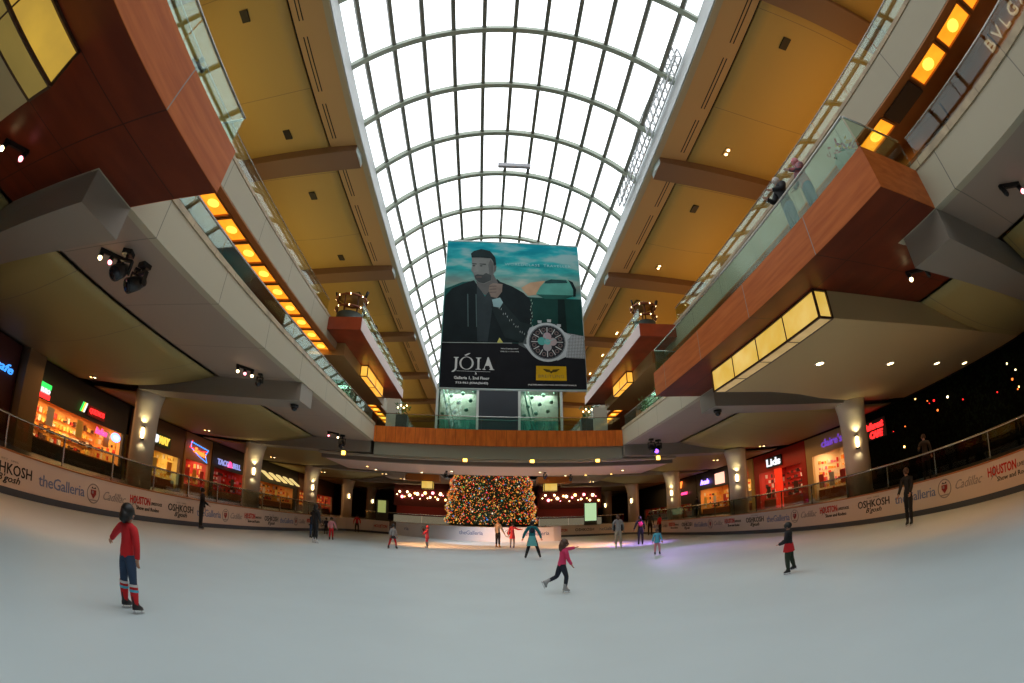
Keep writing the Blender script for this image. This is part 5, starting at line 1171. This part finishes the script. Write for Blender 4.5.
    if warm: 
        patch('leg_warmers', ('shin',), warm, .013, lambda c, r, q: c[2] < (ll * 1.02 + .04 + lift) * h - .03 * h)
    if cuffs:
        for zc, mc in cuffs: patch('striped_cuff', ('shin', 'thigh'), mc, .017, lambda c, r, q: abs(c[2] - zc * h) < .012 * h)
    # hair, face
    H = hc * h; R_ = .056 * hs * h; hq = hd
    if helmet:
        mb = MB(); mb.ball(tuple(H + hq * R_ * .35), R_ * 1.15, None, 14, (1, 1.1, .9)); mb.build('helmet', hair, t)
    else:
        mb = MB(); mb.ball(tuple(H + hq * R_ * .30 + V(0, -R_ * .28, 0)), R_ * 1.12, None, 14, (1.02, 1.05, 1.12))
        if hairlen: mb.tube([H + V(0, -R_ * .5, R_ * .5), H + V(0, -R_ * .85, -R_ * .6), H + V(0, -R_ * .95, -R_ * .8 - hairlen * h * .5), H + V(0, -R_ * .8, -R_ - hairlen * h)], R_, 10, rs=[R_ * .9, R_ * .95, R_ * .8, R_ * .3])
        mb.build('hair', hair, t)
    yf = R_ * 1.12
    nz = MB(); nz.add([tuple(H + V(-.1 * R_, yf * .86, -.28 * R_)), tuple(H + V(.1 * R_, yf * .86, -.28 * R_)), tuple(H + V(0, yf * 1.12, -.26 * R_)), tuple(H + V(0, yf * .9, .12 * R_))], [(0, 1, 2), (0, 2, 3), (1, 3, 2), (0, 3, 1)]); nz.build('nose', SKIN[skin], t)
    for s_ in (-1, 1):
        MB().ball(tuple(H + V(s_ * .36 * R_, yf * .80, .10 * R_)), .13 * R_, None, 6).build('eye', mat('eye_dark', (.02, .015, .01), .2), t)
        MB().ball(tuple(H + V(s_ * .92 * R_, .05 * R_, -.05 * R_)), .24 * R_, None, 6, (.5, .8, 1.2)).build('ear', SKIN[skin], t)
    MB().ball(tuple(H + V(0, yf * .80, -.52 * R_)), .24 * R_, None, 6, (1, .3, .3)).build('mouth', mat('lip', (.4, .12, .1), .5), t)
    if skirt:
        m_, z0, z1, r0, r1 = skirt; mb = MB(); n = 16; vs = []
        for (zz, r) in ((z1, r1 * .96), (z0 * .5 + z1 * .5, (r0 + r1) / 2), (z0, r0)):
            for q in range(n): a = 2 * PI * q / n; rr2 = r * (1 + .05 * math.sin(a * 5) * (zz != z1)); vs.append(((pel.x + rr2 * math.cos(a)) * h, (pel.y + rr2 * .78 * math.sin(a)) * h, (hipz + zz) * h))
        fs = [(i * n + q, i * n + (q + 1) % n, (i + 1) * n + (q + 1) % n, (i + 1) * n + q) for i in range(2) for q in range(n)]
        mb.add(vs, fs, None, True); mb.build('skirt', m_, t)
    if extra: extra(t, pel, sh, H, R_, h)
    bc = bootc or mat('boot_black', (.015, .015, .018), .4)
    for (ank, bd, fwd) in feet:
        A = ank * h; upv = -bd; sd = fwd.cross(upv).normalized(); sc = h if not child else h * 1.12
        def q_(a, b, c): return A + sd * a * sc + fwd * b * sc + upv * c * sc
        bt = MB(); prof = [(-.035, .075), (-.038, .0), (-.042, -.048)]
        n = 10; vs = []; fs = []
        rings_ = [(.075, -.004, .030, .034), (.03, -.002, .029, .033), (0, .006, .030, .042), (-.022, .022, .030, .064), (-.045, .026, .028, .068)]
        for (c, cy, rx, ry) in rings_:
            for kk in range(n): a = 2 * PI * kk / n; vs.append(q_(rx * math.cos(a), cy + ry * math.sin(a), c))
        for i in range(len(rings_) - 1):
            for kk in range(n): fs.append((i * n + kk, i * n + (kk + 1) % n, (i + 1) * n + (kk + 1) % n, (i + 1) * n + kk))
        fs.append(tuple(range(n))); fs.append(tuple((len(rings_) - 1) * n + kk for kk in range(n))); bt.add(vs, fs, None, True)
        b_ = bt.build('skate_boot' if skates else 'shoe', bc, t)
        if skates:
            bl_ = MB(); w = .0035; lo = -.045 - .075 / h * .0 - .030; top_ = -.044
            for (f0, f1, c0, c1) in ((-.045, .1, lo, lo + .012), (-.03, -.015, lo, top_), (.06, .075, lo, top_)):
                bl_.hexa([q_(-w, f0, c0), q_(w, f0, c0), q_(w, f1, c0), q_(-w, f1, c0), q_(-w, f0, c1), q_(w, f0, c1), q_(w, f1, c1), q_(-w, f1, c1)])
            bl_.build('blade', mat('skate_blade', (.7, .72, .75), .2, metal=.9), b_)
    # stand the lowest point on the ground
    bpy.context.view_layer.update()
    lowest = min((c.matrix_basis @ v.co).z for c in kids(t) + [g for k2 in kids(t) for g in kids(k2)] if c.type == 'MESH' for v in c.data.vertices)
    t.location.z = z - lowest + .003
    return t
def face(dx, dy): return math.atan2(-dx, dy)      # rz that turns +Y to (dx,dy)
K = cloth
RED = K('red', (.62, .015, .02)); BLK = K('black', (.012, .012, .014)); JEAN = K('jeans', (.03, .06, .12)); NAVY = K('navy', (.015, .02, .035)); TEAL = K('teal', (.0, .14, .17)); LTEAL = K('pale_teal', (.12, .42, .42)); PINK = K('pink', (.75, .05, .16)); GRY = K('grey', (.30, .28, .27)); BEI = K('beige', (.42, .34, .25)); SKYB = K('sky_blue', (.10, .45, .60)); WHT = K('white', (.65, .65, .65)); DGRN = K('dark_green', (.025, .04, .02)); LP = K('light_pink', (.70, .28, .30)); CORAL = K('coral', (.70, .06, .08))
HB = mat('hair_black', (.008, .007, .006), .5); HBR = mat('hair_brown', (.07, .03, .015), .5); HG = mat('hair_white', (.55, .52, .48), .6); HBL = mat('hair_blonde', (.35, .22, .08), .5); WSK = mat('boot_white', (.7, .7, .68), .4)
person('child in a bright red top, jeans and red leg warmers with back turned', -4.13, 4.25, 0, face(.1, 1), 1.26, dict(armL=(V(-1.35, .1, -1), V(-1.1, .15, -1)), armR=(V(.32, .0, -1), V(.02, .05, -1)), legL=(V(-.10, 0, -1), V(0, 0, -1)), legR=(V(.14, .02, -1), V(.14, -.05, -1))), RED, JEAN, hair=HB, child=True, hairlen=.02, warm=RED, cuffs=((.245, SKYB), (.295, WHT)))
person('man in dark sweater and black trousers skating beside the right boards', 12.3, 9.45, 0, face(-1, -.15), 1.68, dict(armL=(V(-.15, .35, -1), V(.0, .6, -.8)), armR=(V(.15, .4, -1), V(0, .7, -.75)), legL=(V(-.05, .12, -1), V(0, -.12, -1)), legR=(V(.05, -.05, -1), V(0, -.12, -1)), lean=V(0, .06, 1), head=V(0, .15, 1)), BLK, BLK, hair=HBR, skin='tan')
person('girl with long brown hair and pink top gliding on one leg', 1.70, 10.45, 0, face(1, .25), 1.22, dict(armL=(V(-.2, .9, .15), V(.0, 1, .12)), armR=(V(.2, .2, -1), V(.1, .5, -.9)), legL=(V(-.03, -.35, -1), V(0, -1.0, -.45)), legR=(V(.03, .35, -1), V(0, -.12, -1)), lean=V(0, .16, 1), head=V(0, .25, 1)), PINK, NAVY, hair=HBR, child=True, hairlen=.10, bootc=mat('boot_grey', (.35, .36, .36), .5))
person('small child in black jacket with red jacket tied round the waist', 6.36, 8.45, 0, face(-.8, .9), 1.12, dict(armL=(V(-.2, .2, -1), V(.2, .9, -.3)), armR=(V(.25, .2, -1), V(-.1, .9, -.2)), legL=(V(-.10, .1, -1), V(-.02, -.1, -1)), legR=(V(.35, -.12, -1), V(.40, -.2, -1))), BLK, DGRN, hair=HB, child=True, helmet=True, skirt=(RED, -.08, .09, .155, .115), thick=1.35)
person('slim person all in black standing at the left boards', -11.75, 16.9, 0, face(1, .4), 1.66, dict(armR=(V(.2, .5, -.9), V(.1, .9, -.5)), lean=V(0, .05, 1)), BLK, BLK, hair=HB, skin='brown')
person('tall person in long black clothes with white skates', -8.06, 21.5, 0, face(.6, 1), 1.78, dict(legL=(V(-.03, 0, -1), V(0, 0, -1)), legR=(V(.03, .05, -1), V(0, -.05, -1)), armL=(V(-.1, .1, -1), V(0, .3, -1)), armR=(V(.12, .1, -1), V(0, .4, -1))), BLK, BLK, hair=HB, bootc=WSK, hairlen=.05, skin='brown')
person('boy in dark blue clothes beside the tall person in black', -9.35, 24.4, 0, face(.8, -.3), 1.42, dict(legL=(V(-.12, .1, -1), V(0, -.1, -1)), armR=(V(.3, .5, -1), V(.1, .8, -.5))), NAVY, JEAN, hair=HB, child=True, skin='brown')
person('small child in pink top and red trousers by the left boards', -8.5, 25.3, 0, face(.5, -1), 1.26, dict(armL=(V(-.6, .2, -1), V(-.5, .2, -1)), armR=(V(.3, .2, -1), V(.1, .6, -.6))), LP, RED, hair=HB, child=True)
person('small dark dressed child half behind the child in pink', -10.6, 30.4, 0, face(.3, -1), 1.12, {}, NAVY, BLK, hair=HB, child=True)
person('skater in red top and black trousers at the far left boards', -10.9, 39.4, 0, face(.3, -1), 1.45, dict(legL=(V(-.15, 0, -1), V(0, 0, -1)), legR=(V(.15, 0, -1), V(0, 0, -1)), armL=(V(-.5, .2, -1), V(-.1, .3, -1)), armR=(V(.5, .2, -1), V(.1, .3, -1))), RED, BLK, hair=HB)
person('girl in grey top, dark skirt and red tights striding', -4.6, 23.5, 0, face(.6, -.8), 1.26, dict(legL=(V(-.32, .1, -1), V(-.2, -.1, -1)), legR=(V(.36, .0, -1), V(.25, -.1, -1))), GRY, RED, hair=HB, child=True, hairlen=.03, skirt=(BLK, -.09, .04, .15, .085))
person('girl in a red dress and red hood with pale boots', -3.2, 26.4, 0, face(-1, -.2), 1.24, dict(armL=(V(-.2, .5, -.8), V(0, .8, -.7)), armR=(V(.3, .7, -.6), V(.1, .8, -.7)), legR=(V(.05, .15, -1), V(0, -.1, -1))), CORAL, CORAL, hair=CORAL, child=True, skirt=(CORAL, -.10, .05, .12, .09), bootc=mat('boot_beige', (.5, .42, .34), .5), warm=GRY)
person('woman in beige top and black trousers holding the hand of someone in pink', .80, 28.9, 0, face(.7, .7), 1.66, dict(armR=(V(.3, .3, -1), V(.3, .3, -.8))), BEI, BLK, hair=HBL, female=True, bootc=mat('boot_tan', (.45, .25, .08), .5))
person('girl in a long coral coat with blue boots beside the tree board', 1.66, 28.7, 0, face(-.3, -1), 1.48, dict(armL=(V(-.8, .3, -.4), V(-.8, .2, .0)), armR=(V(.2, .1, -1), V(.1, .3, -1))), CORAL, GRY, hair=HBR, female=True, skirt=(CORAL, -.16, .05, .12, .09), bootc=mat('boot_blue', (.03, .05, .25), .5))
def backpack(t, pel, sh, H, R_, h):
    mb = MB(); mb.ball((0, -.07 * h, (sh.z - .06) * h), .06 * h, None, 10, (1, .5, 1.25)); mb.build('backpack', NAVY, t)
person('woman in dark teal top with pale teal jacket round her hips, legs apart', 2.03, 20.35, 0, face(.1, 1), 1.62, dict(armL=(V(-.6, .0, -1), V(-.35, .1, -1)), armR=(V(.6, .0, -1), V(.35, .2, -1)), legL=(V(-.22, -.1, -1), V(-.28, -.1, -1)), legR=(V(.38, .0, -1), V(.30, -.05, -1)), lean=V(0, .1, 1)), TEAL, BLK, hair=HB, female=True, skirt=(LTEAL, -.19, .09, .155, .09), extra=backpack, thick=1.08)
person('woman in grey and beige clothes with black sleeves near the right end', 7.0, 24.3, 0, face(.2, 1), 1.76, dict(armL=(V(-.35, .3, -1), V(0, .6, -.9)), armR=(V(.35, .2, -1), V(.1, .4, -1)), legL=(V(-.1, .1, -1), V(0, -.12, -1)), legR=(V(.1, .05, -1), V(.05, -.05, -1))), GRY, BEI, hair=HBR, female=True, bootc=WSK, hairlen=.04, extra=lambda t, pel, sh, H, R_, h: [MB().tube([(s_ * .11 * h, 0, (sh.z - .12) * h), (s_ * .12 * h, .02 * h, (sh.z - .32) * h)], .028 * h, 8).build('dark_sleeve', BLK, t) for s_ in (-1, 1)])
def vest(t, pel, sh, H, R_, h):
    mb = MB(); mb.ball((0, -.045 * h, (sh.z - .10) * h), .085 * h, None, 12, (1, .5, 1.3)); mb.build('pink_backpack', PINK, t)
person('person in black with a bright pink vest on the back', 8.9, 26.2, 0, face(.2, 1), 1.62, dict(armL=(V(-.5, .1, -1), V(-.4, .1, -1))), BLK, BLK, hair=HB, female=True, extra=vest, hairlen=.05)
person('small child in a sky blue jacket and pale pink tights facing us', 7.02, 18.5, 0, face(-.2, -1), 1.09, dict(armL=(V(-.35, .1, -1), V(-.2, .1, -1)), armR=(V(.35, .1, -1), V(.2, .1, -1)), legL=(V(-.15, 0, -1), V(-.05, 0, -1)), legR=(V(.15, 0, -1), V(.05, 0, -1))), SKYB, LP, hair=HBR, child=True, thick=1.1, skirt=(SKYB, -.05, .08, .13, .1))
person('tall dark grey dressed person at the far right boards', 13.6, 37.5, 0, face(-.5, -1), 1.85, {}, K('dark_grey', (.05, .05, .045)), BLK, hair=HB, skin='brown')
person('skater in red jacket at the far right boards beside the tall person', 14.0, 36.2, 0, face(-1, -.2), 1.62, dict(armL=(V(-.5, .3, -1), V(.2, .8, -.6))), RED, BLK, hair=HB, skin='brown')
# people on the wooden bays and the concourse
BJEAN = K('blue_jeans', (.05, .12, .20))
PLAID = mat('cloth_red_plaid', (.40, .12, .13), .8, seams=('X', 'Z', .09, .09, .012), seamcol=(.12, .1, .12))
person('white haired person in a black jacket leaning on the bay railing', 6.66, 6.62, 9.1 * U + U0, face(-1, .15), 1.66, dict(armL=(V(-.2, .5, -.9), V(.4, .8, .1)), armR=(V(.2, .5, -.9), V(-.3, .8, .1)), lean=V(0, .12, 1), head=V(0, .3, 1)), BLK, BJEAN, hair=HG, skates=False, thick=1.22, skin='pale')
person('woman in a reddish plaid top and jeans at the bay railing', 6.72, 5.82, 9.1 * U + U0, face(-1, .35), 1.62, dict(armL=(V(-.2, .5, -.9), V(.3, .7, .3)), armR=(V(.2, .3, -1), V(-.1, .6, -.6)), lean=V(0, .06, 1), head=V(0, .2, 1)), PLAID, BJEAN, hair=LP, female=True, skates=False, thick=1.22, skin='pale')
person('small child in grey and dark red peering through the left bay railing glass', -5.15, 3.4, 9.1 * U + U0, face(.9, -.5), 1.02, dict(lean=V(0, .3, 1), head=V(0, .4, .9), armR=(V(.2, .6, -.8), V(0, 1, -.1)), armL=(V(-.2, .6, -.8), V(0, 1, -.1))), K('mid_grey', (.16, .14, .17)), K('wine', (.22, .03, .04)), hair=HB, skates=False)
person('dark figure on the concourse behind the right balustrade', 16.4, 33.9, FL, face(-1, -.3), 1.68, {}, K('dark_grey', (.05, .05, .045)), BLK, hair=HB, skates=False, skin='brown')
person('dark dressed person with orange lit face behind the near balustrade', 16.4, 11.4, FL, face(-1, -.6), 1.72, dict(armR=(V(.3, .4, -.8), V(-.1, .9, .2))), K('brown_grey', (.05, .035, .03)), BLK, hair=HBR, skates=False)
for i, (x, y, rz_, c, b) in enumerate(((-8.6, 19.1, 1, BLK, JEAN), (-8.8, 17.4, 1.4, K('olive', (.12, .12, .06)), BLK), (-8.5, 21.1, .8, GRY, NAVY))):
    person(['shopper in black and jeans on the left middle gallery', 'shopper in an olive top on the left middle gallery', 'shopper in a grey top on the left middle gallery'][i], x, y, 9.1 * U + U0, rz_, 1.7, {}, c, b, hair=HB, skates=False)

# ------------------------------------------------------------------ plan units to metres for everything drawn on the building plan
keep = {o.name for o in METRE} | {o.name for o in bpy.data.objects if o.name.startswith(('rink_board', 'glass_balustrade'))} | {cam.name}
bpy.context.view_layer.update()
TM4 = Matrix.Translation((0, 0, U0)) @ Matrix.Scale(U, 4)
for o in list(bpy.data.objects):
    if o.parent or o.name in keep: continue
    if o.type == 'LIGHT':
        o.location = (o.location.x * U, o.location.y * U, o.location.z * U + U0)
        if o.data.type == 'AREA': o.data.size *= U; o.data.size_y *= U
        if not o.data.get('done'): o.data.energy *= U * U; o.data['done'] = 1
    else: o.matrix_world = TM4 @ o.matrix_world
bpy.context.view_layer.update()

# ------------------------------------------------------------------ labels by position, signs fixed to their shops
ORD = ['first', 'second', 'third', 'fourth', 'fifth', 'sixth', 'seventh', 'eighth', 'ninth', 'tenth', 'eleventh', 'twelfth', 'thirteenth', 'fourteenth', 'fifteenth', 'sixteenth', 'seventeenth', 'eighteenth', 'nineteenth', 'twentieth']
ORD += ['twenty-' + o for o in ORD[:9]] + ['thirtieth', 'thirty-first', 'thirty-second']
def ordinals(group, fmt):
    os_ = [o for o in bpy.data.objects if o.get('group') == group]
    bb = lambda o: (o.location.y if o.type == 'EMPTY' else sum(v[1] for v in o.bound_box) / 8)
    for i, o in enumerate(sorted(os_, key=lambda o: (round(bb(o), 1), o.location.x))): o['label'] = fmt % ORD[i]
ordinals('amber ceiling lights along the left gallery', 'square amber ceiling light under the upper left gallery, %s counted from the near end')
ordinals('amber ceiling lights along the right gallery', 'square amber ceiling light under the upper right gallery, %s counted from the near end')
ordinals('twin air slots on the left side', 'twin black air slot left of the skylight, %s counted from the near end')
ordinals('twin air slots on the right side', 'twin black air slot right of the skylight, %s counted from the near end')
ordinals('black ceiling recesses on the left side', 'small black recess in the left tan ceiling, %s counted from the near end')
ordinals('black ceiling recesses on the right side', 'small black recess in the right tan ceiling, %s counted from the near end')
ordinals('recessed gallery spotlights on the right', 'small lit spotlight in the right tan ceiling, %s counted from the near end')
ordinals('small ceiling lights past the bridge', 'small round light in the pink soffit past the bridge, %s counted into the depth')
ordinals('small ceiling lights over the concourse', 'small round ceiling light over the food court, %s counted into the depth')
ordinals('lit awnings of the dark restaurant', 'small lit cream awning over the dark restaurant, %s counted into the depth')
shops = [o for o in bpy.data.objects if o.parent is None and o.get('category') == 'shop']
for o in [o for o in bpy.data.objects if o.parent is None and (o.get('category') in ('sign', 'awning', 'poster', 'pillar')) and abs(o.location.x if o.type == 'EMPTY' else sum(v[0] for v in o.bound_box) / 8 * U) > 26 * U]:
    P0 = o.matrix_world @ Vector([sum(v[i] for v in o.bound_box) / 8 for i in range(3)]) if o.type == 'MESH' else o.location
    sh_ = min((q for q in shops if q.location.x * P0.x > 0), key=lambda q: abs(q.location.y - P0.y))
    mw = o.matrix_world.copy(); o.parent = sh_; o.matrix_basis = sh_.matrix_world.inverted() @ mw
    for k_ in ('category', 'group'):
        if k_ in o: del o[k_]
